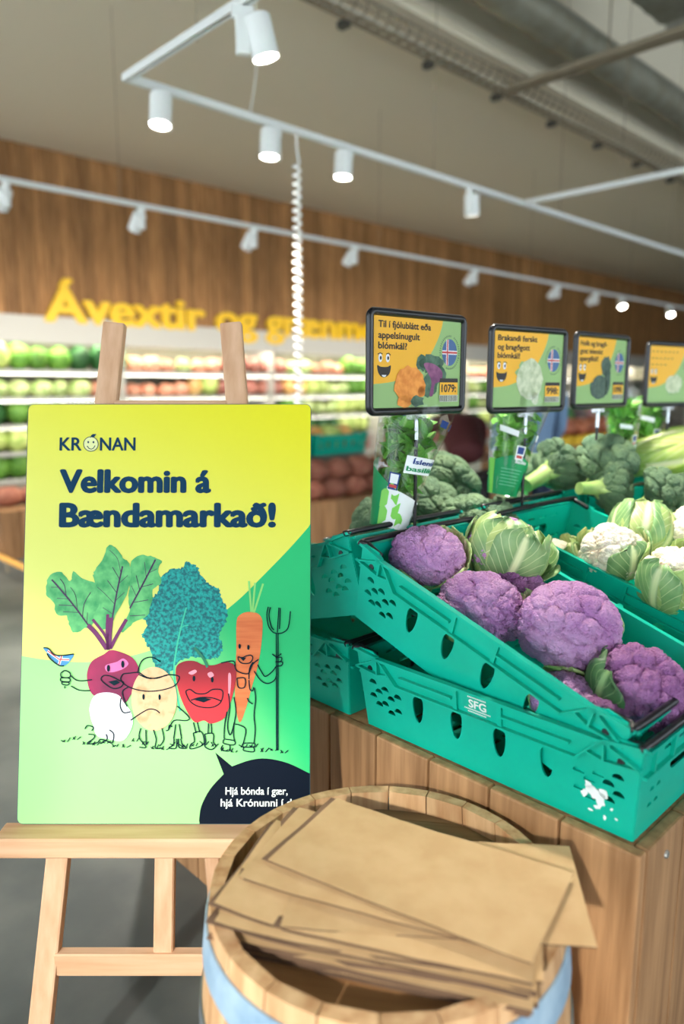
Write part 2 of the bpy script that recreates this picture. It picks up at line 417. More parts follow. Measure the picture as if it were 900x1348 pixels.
for j, z in enumerate(SH):
    fy = .05+.09*(4-j)-.12*(j == 0)
    x = 2.55
    while x < 15.5:
        if 5.2 < x < 8.0 and j < 3: x += .2; continue      # behind the welcome board
        k = kind_for(x, j); me = rng.choice(far_mesh[k]); hz = max(q.co.z for q in me.vertices)
        s = rng.uniform(1.05, 1.3)
        o = put(k, me, None, None, (x, YW+fy+.17+rng.uniform(0, .05), z+hz*s*.93), (0, 0, rng.uniform(0, 6)))
        o.scale = (s, s, s*1.2); o.location.z = z+hz*s*1.2*.93
        tag(o, '%s on the %s of the chilled cases' % (desc[k], shelfname[j]), k.replace('_', ' ').split()[0] if k in ('lettuce', 'cabbage') else {'herb_bunch': 'herbs', 'salad_bag': 'salad', 'tomato_pack': 'tomatoes', 'beet_bunch': 'beets', 'pepper_bag': 'peppers'}[k], '%s on the chilled case %s' % (k.replace('_', ' '), shelfname[j]))
        x += .255*rng.uniform(.93, 1.1) if x < 10 else .33

# ---------------------------------------------------------------- lighting tracks and spotlights
LENS = mat('lamp_lens', (255, 250, 238), .4, emit=30)
LENSD = mat('lamp_lens_dim', (255, 246, 230), .4, emit=4)
ZT = 2.9
def track(name, segs, label, drops=()):
    t = empty(name, (segs[0][0][0], segs[0][0][1], ZT), label=label, cat='light track')
    ox, oy = segs[0][0]
    for (a, b) in segs:
        mb = MB(); ax, ay = a[0]-ox, a[1]-oy; bx_, by = b[0]-ox, b[1]-oy
        L_ = math.hypot(bx_-ax, by-ay); an = math.atan2(by-ay, bx_-ax)
        M_ = Matrix.Translation(((ax+bx_)/2, (ay+by)/2, 0)) @ Matrix.Rotation(an, 4, 'Z')
        mb.box((0, 0, .012), (L_+.034, .034, .012), 0, M_)
        for sy in (-.0135, .0135): mb.box((0, sy, -.004), (L_+.034, .007, .024), 0, M_)
        mb.build('rail', WHITE, t)
    for (dx, dy) in drops:
        MB().tube([(dx-ox, dy-oy, .018), (dx-ox, dy-oy, ZS-ZT if dy > 4.05 else 5.55-ZT)], .0022, 5).build('suspension_wire', STEELD, t)
    return t
track('lighting_track', [((1.89, 3.41), (9.2, 3.41)), ((1.89, 3.41), (1.85, 1.3)), ((5.33, 3.41), (5.33, .6))], 'white lighting track turning a corner above the welcome board', [(1.95, 2.9), (4.2, 3.41), (5.9, 3.41), (5.33, 2.6), (8.2, 3.41)])
track('lighting_track', [((.9, 5.6), (15.0, 5.6))], 'long straight white lighting track in front of the wood cladding', [(3.0, 5.6), (6.0, 5.6), (9.0, 5.6), (12.0, 5.6)])
def spot(x, y, aim, lit, label, power=0, off=.07, s=1.0):
    """aim: horizontal direction in degrees the head is tipped to, tilt in degrees"""
    az, tilt = aim
    o = empty('spotlight', (x, y, ZT), (0, 0, R(az)), label, 'spotlight', 'white cylinder spotlights on the lighting tracks')
    MB().box((0, 0, -.035), (.085, .030, .045), .004).build('adapter', WHITE, o)
    MB().box((.0, 0, -.115), (.055, .034, .14), .006).build('gear_box', WHITE, o)
    h = MB(); M_ = Matrix.Translation((off, 0, -.115)) @ Matrix.Rotation(R(-tilt), 4, 'Y')
    r = .054*s
    h.lathe([(0, .075), (r-.006, .075), (r, .068), (r, -.075), (r-.004, -.075), (r-.005, -.062)], 24, M=M_)
    hd = h.build('lamp_head', WHITE, o, smooth=35)
    l = MB(); l.lathe([(0, -.066), (r-.005, -.066)], 24, M=M_); l.build('lens', LENS if lit == 2 else LENSD, hd)
    MB().tube([(0, 0, -.115), (off*.6, 0, -.115)], .010, 8).build('pivot', WHITE, o)
    if power:
        ld = bpy.data.lights.new('spot_beam', 'SPOT'); ld.energy = power*(.8 if y > 5 else 2.2); ld.spot_size = R(130 if y > 5 else 70); ld.spot_blend = .7; ld.shadow_soft_size = .05; ld.color = (1, .93, .82)
        lo = bpy.data.objects.new('spot_beam', ld); COL.objects.link(lo); lo.parent = o
        lo.matrix_local = M_ @ Matrix.Translation((0, 0, -.09))
for a in [
  (1.87, 2.47, (-30, 14), 2, 'large lit spotlight nearest the camera on the short track arm', 120),
  (1.86, 1.62, (-60, 16), 2, 'added spotlight on the short track arm, lighting the display from out of view', 40),  # unseen lamp, added to brighten the crates from above
  (1.85, 1.34, (-90, 20), 2, 'added spotlight at the near end of the short track arm, out of view', 40),  # second added lamp above the frame, more top light on the vegetables
  (2.10, 3.41, (215, 10), 2, 'lit spotlight just right of the track corner', 90),
  (2.80, 3.41, (200, 6), 2, 'lit spotlight beside the white coiled cord', 90),
  (3.37, 3.41, (200, 6), 2, 'lit spotlight right of the white coiled cord', 90),
  (4.62, 3.41, (20, 10), 0, 'unlit-looking spotlight left of the track junction', 0),
  (2.12, 5.6, (92, 42), 0, 'spotlight at the left end of the track before the wood cladding', 110),
  (3.18, 5.6, (92, 42), 0, 'spotlight above the letter v of the yellow lettering', 110),
  (4.32, 5.6, (92, 42), 0, 'spotlight above the letters og of the yellow lettering', 110),
  (5.63, 5.6, (92, 42), 0, 'spotlight above the end of the yellow lettering', 110),
  (7.75, 5.6, (92, 42), 0, 'small pale spotlight above the gap between first two price signs', 110),
  (9.75, 5.6, (92, 42), 0, 'small pale spotlight above the second price sign', 110),
  (10.9, 5.6, (92, 42), 0, 'small dim spotlight left of two lit far spotlights', 110),
  (11.7, 5.6, (230, 30), 2, 'lit far spotlight above the third price sign', 60),
  (13.6, 5.6, (230, 30), 2, 'lit farthest spotlight above the fourth price sign', 60)]:
    spot(*a)

# white coiled cord and loose cable
cc = empty('coiled_cord', (2.95, 3.41, ZT), label='white coiled power cord hanging from the lighting track', cat='cord')
pts = []
for i in range(30*14+1):
    a = i/14*2*PI; z = -.17-1.45*(i/(30*14.))
    pts.append((.02*math.cos(a), .02*math.sin(a), z))
MB().tube(pts, .0085, 6).build('coil', mat('cord_white', (244, 244, 240), .4), cc, smooth=180)
MB().tube(crom([(0, 0, 0), (.006, .004, -.08), (.02, 0, -.17)], 5, False), .007, 6).build('lead', mat('cord_white', (244, 244, 240)), cc, smooth=180)
tag(MB().tube(crom([(2.62, 3.41, ZT+.02), (2.63, 3.36, 3.15), (2.58, 3.30, 3.5), (2.52, 3.25, 4.0), (2.5, 3.2, 5.5)], 6, False), .006, 6).build('feed_cable', mat('cord_grey', (206, 200, 186), .5), smooth=180), 'thin white feed cable rising from the lighting track to the ceiling', 'cable')

# ---------------------------------------------------------------- services under the deck
YT, ZC = 4.2, 4.18
tr = empty('cable_tray', (0, YT, ZC), label='wire mesh cable tray hanging along the edge of the beige ceiling', cat='cable tray')
for (yy, zz_) in ((-.11, 0), (-.04, -.03), (.04, -.03), (.11, 0), (-.12, .06), (.12, .06)):
    MB().tube([(-1, yy, zz_), (22, yy, zz_)], .010, 5).build('long_wire', STEELD, tr)
me = MB().tube([(0, -.12, .07), (0, -.11, -.0), (0, -.05, -.035), (0, .05, -.035), (0, .11, 0), (0, .12, .07)], .008, 5).mesh('cross_wire')
for i in range(100): put('cross_wire', me, STEELD, tr, (1.0+i*.12, 0, 0))
me = MB().box((0, .10, -.045), (.06, .09, .05)).mesh('bracket')
for i in range(14): put('bracket', me, mat('bracket_dark', (60, 58, 52), .5), tr, (2.2+i*1.0, 0, 0))
for q, (yy, c) in enumerate(((-.05, (190, 184, 166)), (0, (88, 84, 76)), (.05, (206, 200, 184)))):
    MB().tube([(-1+.4*i, yy+.012*math.sin(i*1.3+q), -.012+.008*math.sin(i*.9+q*2)) for i in range(56)], .012, 6).build('cable', mat('tray_cable%d' % q, c, .5), tr)
tag(MB().tube([(-2, 3.55, 4.42), (24, 3.55, 4.42)], .15, 28).build('ventilation_duct', GALV, smooth=40), 'round galvanised ventilation duct running under the roof deck', 'duct')
st = empty('strut_channel', (6.2, 0, 4.16), label='steel strut channel crossing under the round duct to the cable tray', cat='strut')
for dx in (-.045, .045): MB().box((dx, 1.1, 0), (.045, 6.2, .05)).build('channel', STEELD, st)
MB().box((0, 1.1, .02), (.07, 6.2, .006)).build('web', STEELD, st)
for yy in (3.2, .2): MB().tube([(0, yy, 0), (0, yy, 1.4)], .007, 6).build('threaded_rod', STEELD, st)
ub = empty('ventilation_unit', (6.55, 2.9, 4.62), (0, 0, 0), 'grey boxy ventilation unit mounted beside the round duct', 'ventilation unit')
MB().box((0, 0, .2), (1.0, .5, .36), .02).build('housing', GALV, ub); MB().box((.3, -.26, .2), (.3, .02, .2)).build('cover', WHITE, ub)
for dx in (-.4, .4): MB().tube([(dx, 0, .38), (dx, 0, .93)], .008, 6).build('hanger', STEELD, ub)
tag(MB().box((9.0, 1.5, 5.35), (26, .14, .3)).build('roof_beam', STEELD), 'steel roof beam under the corrugated deck', 'beam')
tag(MB().tube([(4, 2.2, 5.2), (20, 2.2, 5.2)], .02, 8).build('conduit', STEELD), 'thin dark conduit below the corrugated deck', 'conduit')

# ---------------------------------------------------------------- wooden display stand
SX0, SX1, SY0, SY1, SZ = 1.062, 3.60, .416, 2.04, .72
stand = empty('display_stand', (SX0, SY0, 0), label='plank-clad wooden display stand carrying the green vegetable crates', cat='stand')
def plank(w, h=SZ, t=.024): return MB().box((0, 0, h/2), (w-.004, t, h), .005).mesh('plank')
pm = plank(.1435); pm2 = plank(.149)
i = 0
y = SY0
while y < SY1-.05:                       # side facing the barrel
    put('plank', pm, W_pine, stand, (.012, y-SY0+.0718, 0), (0, 0, R(90))); y += .1435
x = SX0+.024
SCREW = mat('screw_zinc', (196, 192, 184), .35, metal=.8)
screw = MB().lathe([(0, .004), (.006, .004), (.0075, .001), (.0075, 0)], 12).mesh('screw')
k = 0
while x < SX1-.05:                       # shopper's side
    pk = put('plank', pm2, W_pine, stand, (x-SX0+.0745, .012, 0))
    for zc in (.68, .12): put('screw', screw, SCREW, pk, (0.0, -.012, zc), (R(90), 0, 0))
    x += .149
n = int((x-SX0-.024)/.149)
for q in range(n): put('plank', pm2, W_pine, stand, (.024+.0745+q*.149, SY1-SY0-.012, 0))
MB().box(((x-SX0+.024)/2, (SY1-SY0)/2, SZ-.012), (x-SX0-.03, SY1-SY0-.05, .018)).build('top_board', W_pine, stand)

# ---------------------------------------------------------------- green crates
CH, CLT, CLB, CWT, CWB = .17, .312, .296, .192, .172     # height, half length top/bottom, half width top/bottom
def ell(cx, cy, rx, ry, n=14, a0=0, a1=2*PI): return [(cx+rx*math.cos(a0+(a1-a0)*i/n), cy+ry*math.sin(a0+(a1-a0)*i/n)) for i in range(n)]
def halfmoon(cx, cy, r): return [(cx+r*math.cos(PI*i/7), cy-r*.25+r*.95*math.sin(PI*i/7)) for i in range(8)]
def tear(cx, cy): return crom([(cx-.011, cy+.026), (cx+.005, cy+.028), (cx+.014, cy+.014), (cx+.011, cy-.017), (cx+.002, cy-.030), (cx-.007, cy-.022), (cx-.013, cy+.004)], 3)
def side_holes():
    hs = []
    for sg_ in (-1, 1):
        for (s, t) in ((.272, .108), (.256, .090), (.238, .100), (.273, .076), (.222, .083), (.203, .093), (.257, .060), (.240, .066), (.223, .050), (.204, .060)):
            hs.append(halfmoon(sg_*s, t, .0105))
    for s in (.148, .052, -.046, -.144): hs.append(tear(s, .085))
    return hs
def wall_side():
    lt = CLT; out = [(-CLB, 0), (CLB, 0), (lt, CH-.002), (lt+.012, CH+.010), (lt-.045, CH+.010), (lt-.06, CH), (-lt+.06, CH), (-lt+.045, CH+.010), (-lt-.012, CH+.010), (-lt, CH-.002)]
    return plate([out]+side_holes(), .0035)
def side_map(v, sx):   # plate (s,t,depth) -> crate coords; depth>0 = outward
    return [(sx*(CWB+(CWT-CWB)*t/CH+d), s, t) for s, t, d in v]
def end_map(v, sy):
    return [(s, sy*(CLB+(CLT-CLB)*t/CH+d), t) for s, t, d in v]
def ridge(mb, mp, sgn, a, b, w=.0042, h=.012, base=0):
    """raised rib between two points of the wall plane"""
    dx, dy = b[0]-a[0], b[1]-a[1]; L_ = math.hypot(dx, dy); nx, ny = -dy/L_*w/2, dx/L_*w/2
    q = [(a[0]+nx, a[1]+ny), (b[0]+nx, b[1]+ny), (b[0]-nx, b[1]-ny), (a[0]-nx, a[1]-ny)]
    v = [(p[0], p[1], base) for p in q]+[(p[0], p[1], base+h) for p in q]
    f = [(4, 5, 6, 7), (0, 1, 5, 4), (1, 2, 6, 5), (2, 3, 7, 6), (3, 0, 4, 7)]
    mb.add(mp(v, sgn), f)
sv, sf = wall_side()
CM = {}
for sx in (-1, 1): CM['side', sx] = MB().add(side_map(sv, sx), sf).mesh('side_wall')
def rib_set(sx):
    mb = MB(); T0, T1, T2 = .120, .143, CH-.003
    for t in (T1, T0):
        for (a, b) in ((-.19, -.056), (.056, .19)) if t == T1 else ((-.20, .20),):
            ridge(mb, side_map, sx, (a, t), (b, t))
    ridge(mb, side_map, sx, (-CLT+.05, T2), (CLT-.05, T2), .006, .012)
    for s in (-.05, .05): ridge(mb, side_map, sx, (s, T0), (s, T2), .009, .007)
    for s in (-1, 1):
        ridge(mb, side_map, sx, (s*.20, T0), (s*.245, T2), .0035)
        ridge(mb, side_map, sx, (s*.25, T0+.012), (s*.25, T2), .004)
        ridge(mb, side_map, sx, (s*.25, T0+.012), (s*.312, T0+.018), .004)
        ridge(mb, side_map, sx, (s*.25, T0+.012), (s*.222, T1-.004), .004)
        ridge(mb, side_map, sx, (s*.25, CH), (s*.32, CH+.008), .006, .012)
        ridge(mb, side_map, sx, (s*.25, T2), (s*.312, T0+.018), .0035)
    return mb.mesh('ribs')
for sx in (-1, 1): CM['ribs', sx] = rib_set(sx)
CM['stud'] = MB().lathe([(0, .003), (.006, .003), (.0075, 0)], 12).mesh('stud')
def wall_end():
    out = [(-CWB, 0), (CWB, 0), (CWT, CH), (-CWT, CH)]
    hand = [p for c in ((.048, .105, 0), (-.048, .105, 1)) for p in [(c[0]+(.018*math.cos(-PI/2+PI*i/8+c[2]*PI)), c[1]+.018*math.sin(-PI/2+PI*i/8+c[2]*PI)) for i in range(9)]]
    hs = [hand]
    for s in (-.13, -.105, .105, .13):
        for t in (.05, .08): hs.append(halfmoon(s, t, .008))
    for s in (-.09, -.03, .03, .09): hs.append([(s-.016, .142), (s+.016, .142), (s+.016, .148), (s-.016, .148)])
    return plate([out]+hs, .0035)
ev, ef = wall_end()
for sy in (-1, 1):
    CM['end', sy] = MB().add(end_map(ev, sy), ef).mesh('end_wall')
    mb = MB()
    for t in (.120, CH-.003): ridge(mb, end_map, sy, (-CWT+.01, t), (CWT-.01, t), .005, .010)
    for s in (-.15, -.075, .075, .15): ridge(mb, end_map, sy, (s, .120), (s, CH-.003), .006, .008)
    CM['endribs', sy] = mb.mesh('end_ribs')
    yb = sy*(CLT+.004)
    mb = MB().tube(crom([(-CWT+.004, sy*(CLT-.05), CH+.002), (-CWT+.006, yb-sy*.012, CH+.007), (-CWT+.02, yb, CH+.010), (CWT-.02, yb, CH+.010), (CWT-.006, yb-sy*.012, CH+.007), (CWT-.004, sy*(CLT-.05), CH+.002)], 5, False), .0068, 8)
    CM['bale', sy] = mb.mesh('bale_arm', 180)
fv, ff = plate([[(-CWB, -CLB), (CWB, -CLB), (CWB, CLB), (-CWB, CLB)]] + [[(x-.022, y-.006), (x+.022, y-.006), (x+.022, y+.006), (x-.022, y+.006)] for x in (-.12, -.06, 0, .06, .12) for y in np.arange(-.24, .25, .048)], .004)
CM['floor'] = MB().add([(a, b, c+.003) for a, b, c in fv], ff).mesh('crate_floor')
def crate(name, loc, rot, label, m=TEAL, group='green plastic crates on the wooden stand'):
    c = empty(name, loc, rot, label, 'crate', group)
    put('crate_floor', CM['floor'], m, c)
    for s in (-1, 1):
        w = put('side_wall', CM['side', s], m, c); put('ribs', CM['ribs', s], m, w)
        for q in (-1, 1): put('stud', CM['stud'], BLACK, w, (s*(CWT-.003), q*.277, .139), (0, s*R(90-6), 0))
        w = put('end_wall', CM['end', s], m, c); put('end_ribs', CM['endribs', s], m, w)
        b = put('bale_arm', CM['bale', s], BLACK, c)
    return c
TILT = R(19.1); T2_ = R(16.5)
def tilted(cx, rimfar, ang, back=False):
    """centre-bottom of a tilted crate whose far rim end sits at rimfar=(y,z)"""
    y, z = rimfar; d = (math.cos(ang), math.sin(ang)); n = (-math.sin(ang), math.cos(ang))
    by = y - d[0]*CLT - n[0]*CH; bz = z - d[1]*CLT - n[1]*CH
    if back: return (cx, 2*1.062-by, bz), (ang, 0, PI)
    return (cx, by, bz), (ang, 0, 0)
XC = [1.265, 1.765, 2.25, 2.72]
z0 = SZ+.0
lows, ups = [], []
front_l = ['nearest', 'second', 'third', 'fourth']
for i, xc in enumerate(XC):
    lows.append(crate('vegetable_crate', (xc, .742, z0), (0, 0, 0), 'flat bottom green crate under the %s' % ['tilted purple cauliflower crate, white SFG lettering on side', 'tilted white cauliflower crate', 'tilted broccoli crate', 'tilted pale napa cabbage crate'][i]))
    l, r_ = tilted(xc, (1.04, 1.122 if i == 0 else 1.120), TILT if i == 0 else T2_)
    ups.append(crate('vegetable_crate', l, r_, 'tilted green crate filled with %s' % ['purple cauliflower', 'white cauliflower', 'broccoli beside the white cauliflower', 'pale napa cabbage'][i]))
backs = []
for i, xc in enumerate(XC):
    crate('vegetable_crate', (xc, 1.395, z0), (0, 0, PI), 'flat bottom green crate of the back row, behind the %s' % ['purple cauliflower crates', 'white cauliflower crates', 'broccoli crates', 'napa cabbage crates'][i])
    l, r_ = tilted(xc, (1.04, 1.135), T2_, True)
    backs.append(crate('vegetable_crate', l, r_, 'green crate of the back row tilted away, behind the %s' % ['purple cauliflower', 'white cauliflower', 'front broccoli', 'napa cabbage'][i]))
# SFG print and torn label on the lowest nearest crate
PRW = mat('print_white', (238, 244, 240), .5)
def side_print(parent, items, name='print', d=.0025):
    mb = MB()
    for v2, f in items: mb.add(side_map([(p[0], p[1], d+(p[2] if len(p) > 2 else 0)) for p in v2], -1), f)
    return mb.build(name, PRW, parent)
def flip(v): return [(-p[0],) + tuple(p[1:]) for p in v]     # text reads towards -Y on the -X wall
its = []
v, f = text_fit('SFG', -.020, .020, .1365, .0155, .03); its.append((flip(v), f))
for (a, b, t) in ((-.022, .022, .156), (-.030, .032, .131), (-.022, .022, .126)):
    for q in range(int((b-a)/.0035)): its.append(([(-(a+q*.0035), t), (-(a+q*.0035+.0026), t), (-(a+q*.0035+.0026), t+.0028), (-(a+q*.0035), t+.0028)], [(0, 1, 2, 3)]))
side_print(lows[0], its, 'sfg_lettering')
its = []
rg = random.Random(5)
for (cx, cy, rx, ry) in ((-.232, .062, .016, .011), (-.248, .070, .010, .009), (-.222, .074, .008, .008), (-.243, .050, .010, .010), (-.214, .055, .006, .007), (-.236, .038, .006, .004), (-.262, .045, .003, .003), (-.225, .028, .004, .003), (-.270, .030, .003, .002), (-.25, .024, .003, .004)):
    its.append((crom([(cx+rx*rg.uniform(.6, 1.25)*math.cos(a), cy+ry*rg.uniform(.6, 1.25)*math.sin(a)) for a in np.arange(0, 6.2, .7)], 3), None))
its = [(v, [tuple(range(len(v)))]) for v, f in its]
tag(side_print(lows[0], its, 'label_residue', .0022), 'torn remains of a white paper label')

# ---------------------------------------------------------------- vegetables
_ico = {}
def ico(sub):
    if sub not in _ico:
        bm = bmesh.new(); bmesh.ops.create_icosphere(bm, subdivisions=sub, radius=1)
        _ico[sub] = (np.array([w.co[:] for w in bm.verts]), [tuple(w.index for w in q.verts) for q in bm.faces]); bm.free()
    return _ico[sub]
def fib(n, rng, jit):
    i = np.arange(n)+.5; ph = np.arccos(1-2*i/n); th = PI*(1+5**.5)*i
    p = np.stack([np.cos(th)*np.sin(ph), np.sin(th)*np.sin(ph), np.cos(ph)], 1) + rng.normal(size=(n, 3))*jit/np.sqrt(n)
    p /= np.linalg.norm(p, axis=1)[:, None]
    return p[rng.permutation(n)]
def near(P_, C_):
    d1 = np.empty(len(P_)); d2 = np.empty(len(P_)); ix = np.empty(len(P_), int)
    for s in range(0, len(P_), 8000):
        D = np.sqrt(np.maximum(2-2*(P_[s:s+8000]@C_.T), 0)); k = np.argpartition(D, 1, axis=1)[:, :2]
        a = np.take_along_axis(D, k, 1); o = np.argsort(a, 1); a = np.take_along_axis(a, o, 1)
        d1[s:s+8000] = a[:, 0]; d2[s:s+8000] = a[:, 1]; ix[s:s+8000] = np.take_along_axis(k, o, 1)[:, 0]
    return d1, d2, ix
def curd_mesh(seed, R_, sq=(1, 1, .8), n1=46, a1=.11, n2=620, a2=.05, sub=6, crack=.06, cut=-.45):
    rng = np.random.RandomState(seed); P_, F_ = ico(sub)
    warp = P_ + .10*np.sin(P_[:, [1, 2, 0]]*3.1+seed) ; warp /= np.linalg.norm(warp, axis=1)[:, None]
    C1 = fib(n1, rng, 1.1); C2 = fib(n2, rng, 1.0)
    d1, d2, ix = near(warp, C1); r1 = math.sqrt(4/n1)
    lift = rng.uniform(-.35, .35, n1)[ix]
    h = a1*(np.sqrt(np.clip(1.25-(d1/r1)**2*.9, 0, None))-.55+.25*lift)
    h -= crack*np.exp(-((d2-d1)/(r1*.16))**2)
    e1, e2, iy = near(warp, C2); r2 = math.sqrt(4/n2)
    h += a2*(np.sqrt(np.clip(1.3-(e1/r2)**2, 0, None))-.5) - a2*.5*np.exp(-((e2-e1)/(r2*.25))**2)
    r = 1+h
    V = P_*r[:, None]
    # pull the underside in towards the stalk
    z = V[:, 2]; low = np.clip((cut-z)/(1+cut), 0, 1); V[:, :2] *= (1-.55*low)[:, None]
    V = V*np.array(sq)*R_
    me = bpy.data.meshes.new('curd'); me.from_pydata(V.tolist(), [], F_); return finish(me, 180)
def leaf_wrap(R_, sq, w=.55, t0=-1.35, t1=.5, flare=.15, seed=0, base=1.03, tipflare=.3, nu=14, nv=10):
    """leaf hugging a head: runs up the side from latitude t0 to t1 (radians), half-width w at azimuth 0"""
    rg = random.Random(seed); v = []; uv = []
    k1, k2 = rg.uniform(0, 6), rg.uniform(0, 6)
    for i in range(nu+1):
        s = i/nu; lat = t0+(t1-t0)*s
        ww = w*(.28+.72*math.sin(PI*min(s*.62+.12, 1))**1.0)*(1 if s < .8 else math.sqrt(max(1-((s-.8)/.21)**2, .02)))
        for j in range(nv+1):
            q = j/nv*2-1
            az = q*ww/max(.55, math.cos(min(lat, .9)))
            rr = R_*(base+flare*s**2+tipflare*max(0, s-.7)**1.2+.05*abs(q)**2*s+.018*math.sin(q*9+k1+s*5)*s+.022*math.sin(s*11+k2+q*2)*abs(q) - .03*math.exp(-(q/.16)**2))
            la = lat+.10*math.sin(q*5+k2)*s*abs(q)
            v.append((rr*math.cos(la)*math.cos(az)*sq[0], rr*math.cos(la)*math.sin(az)*sq[1], rr*math.sin(la)*sq[2])); uv.append((j/nv, s))
    f = [(i*(nv+1)+j, i*(nv+1)+j+1, (i+1)*(nv+1)+j+1, (i+1)*(nv+1)+j) for i in range(nu) for j in range(nv)]
    me = bpy.data.meshes.new('leaf'); me.from_pydata(v, [], f)
    ul = me.uv_layers.new(name='UVMap')
    for lp in me.loops: ul.data[lp.index].uv = uv[lp.vertex_index]
    return finish(me, 180)
def cauliflower(loc, R_, rot, m, leaves, label, cat='cauliflower', group=None, seed=1, sq=(1, 1, .8), leafm=None, sub=6, name='cauliflower', **kw):
    o = empty(name, loc, rot, label, cat, group)
    put('curd', curd_mesh(seed, R_, sq, sub=sub, **kw), m, o)
    MB().lathe([(0, -R_*1.0), (R_*.26, -R_*.98), (R_*.32, -R_*.75), (R_*.5, -R_*.4)], 16).build('stalk', STEMW, o, smooth=50)
    for i, (az, w, t1, fl, lm) in enumerate(leaves):
        l = put('leaf', leaf_wrap(R_*(1.05 if m is CREAM else 1.0), sq, w, -1.2, t1, fl, seed*31+i), lm or LEAF, o, None, (0, 0, R(az)))
        sd = l.modifiers.new('t', 'SOLIDIFY'); sd.thickness = .0018
    return o
GP = 'purple cauliflowers in the tilted crate'
cauliflower((1.215, .985, 1.085), .080, (R(10), R(-4), 0), PURPLE, [(-30, .6, .5, .16, LEAFP), (10, .55, .6, .2, LEAFP), (-80, .6, .05, .08, LEAFP), (60, .6, .1, .1, LEAF), (180, .5, -.1, .08, LEAF)], 'purple cauliflower at the top left of the crate by the sign post', seed=3, group=GP, sq=(1.0, 1.0, .82))
cauliflower((1.365, .885, 1.085), .085, (R(14), R(14), R(20)), PURPLE, [(185, .75, .95, .14, LEAF), (235, .7, .85, .12, LEAFP), (280, .7, .75, .2, LEAF), (140, .7, 1.0, .12, LEAFP), (95, .6, .6, .16, LEAF), (330, .75, .55, .4, LEAF), (300, .6, .1, .35, LEAF), (210, .6, .55, .36, LEAF), (20, .5, .1, .1, LEAF)], 'purple cauliflower wrapped in pale green leaves at the top of the crate', seed=5, group=GP, sq=(1, 1, .9))
cauliflower((1.192, .825, 1.005), .087, (R(6), R(-8), R(40)), PURPLE, [(110, .5, .3, .05, LEAFP), (160, .5, -.1, .05, LEAF), (-60, .5, 0, .05, LEAF)], 'pinkish purple cauliflower between the crate side and the leafy one', seed=8, group=GP, sq=(1.05, 1.0, .84), n1=60, n2=700)
cauliflower((1.33, .835, 1.005), .078, (R(20), 0, 0), PURPLE2, [(0, .5, .2, .05, LEAFD), (-70, .5, .1, .05, LEAF)], 'dark purple cauliflower behind the pinkish one, half hidden', seed=11, group=GP, n1=60, n2=700)
cauliflower((1.262, .668, .990), .100, (R(10), R(-10), R(10)), PURPLE, [(20, .4, .1, .03, LEAFD), (75, .45, .25, .05, LEAF), (200, .4, -.2, .05, LEAFP), (-30, .4, 0, .08, LEAF)], 'largest purple cauliflower in the middle of the crate', seed=14, group=GP, sq=(1.0, .96, .84), n1=64, a1=.085, n2=900, a2=.03, crack=.06)
cauliflower((1.158, .610, .888), .062, (R(6), R(-10), R(70)), PURPLE, [(40, .5, .4, .06, LEAFP), (120, .5, .2, .05, LEAFP)], 'small purple cauliflower low against the crate side', seed=17, group=GP, n1=60, n2=600, sub=5)
cauliflower((1.160, .535, .872), .060, (0, 0, R(30)), PURPLE2, [(90, .5, .3, .1, LEAFP)], 'smallest purple cauliflower in front of the largest one', seed=19, group=GP, n1=60, n2=600, sub=5)
cauliflower((1.245, .520, .905), .088, (R(14), R(-6), R(15)), PURPLE2, [(100, .6, .75, .08, LEAFD), (140, .6, .6, .12, LEAFD), (60, .5, .1, .1, LEAFD), (-20, .4, -.1, .05, LEAF)], 'dark purple knobbly cauliflower at the low end of the crate', seed=23, group=GP, sq=(.95, 1, .95), n1=90, a1=.14, n2=900, a2=.04)
GW = 'white cauliflowers in the tilted crate'
cauliflower((1.640, .765, 1.062), .072, (R(10), R(-14), 0), CREAM, [(240, .75, .75, .10, LEAF), (285, .7, .6, .12, LEAFP), (320, .6, .7, .15, LEAF), (60, .6, .2, .2, LEAFP), (110, .5, .1, .1, LEAF)], 'white cauliflower with one green leaf over its front', seed=31, group=GW, sq=(1, 1, .9), n1=34, a1=.14)
cauliflower((1.640, .610, 1.02), .082, (R(5), R(-14), R(20)), CREAM, [(200, .75, .9, .12, LEAFP), (250, .75, 1.0, .10, LEAFP), (300, .7, .8, .14, LEAF), (340, .6, .9, .14, LEAFP), (150, .6, .8, .2, LEAF), (225, .5, .6, .3, LEAFP)], 'white cauliflower closed inside pale ribbed leaves, front of its crate', seed=33, group=GW, sq=(1, 1, .9), n1=34, a1=.14)
cauliflower((1.775, .755, 1.085), .074, (R(10), R(40), R(30)), CREAM, [(180, .7, .9, .1, LEAFP), (230, .7, 1.0, .15, LEAF), (280, .7, .9, .2, LEAFP), (120, .6, .8, .2, LEAF), (330, .6, .7, .2, LEAFP)], 'leaf-wrapped white cauliflower lying at the back of its crate', seed=35, group=GW, sq=(1, 1, .95), sub=5)
cauliflower((1.845, .64, 1.085), .085, (R(10), R(-8), 0), CREAM, [(200, .6, .2, .1, LEAFP), (250, .6, .1, .1, LEAF), (300, .6, .2, .1, LEAFP)], 'bare white cauliflower cut by the right picture edge', seed=37, group=GW, sq=(1, 1, .95), n1=34, a1=.14)
cauliflower((1.64, .925, 1.02), .060, (0, R(-10), 0), CREAM, [(200, .7, .9, .25, LEAFP), (270, .7, .9, .25, LEAFP), (330, .7, .8, .3, LEAFP), (120, .6, .9, .25, LEAFP)], 'small cauliflower in loose yellow-green leaves behind the crate rim', seed=39, group=GW, sub=5)
cauliflower((1.65, .47, .955), .068, (0, 0, 0), CREAM, [(200, .7, .7, .2, LEAFP), (260, .7, .6, .25, LEAF), (130, .6, .7, .2, LEAFP)], 'white cauliflower at the low end of its crate', seed=41, group=GW, sub=5)

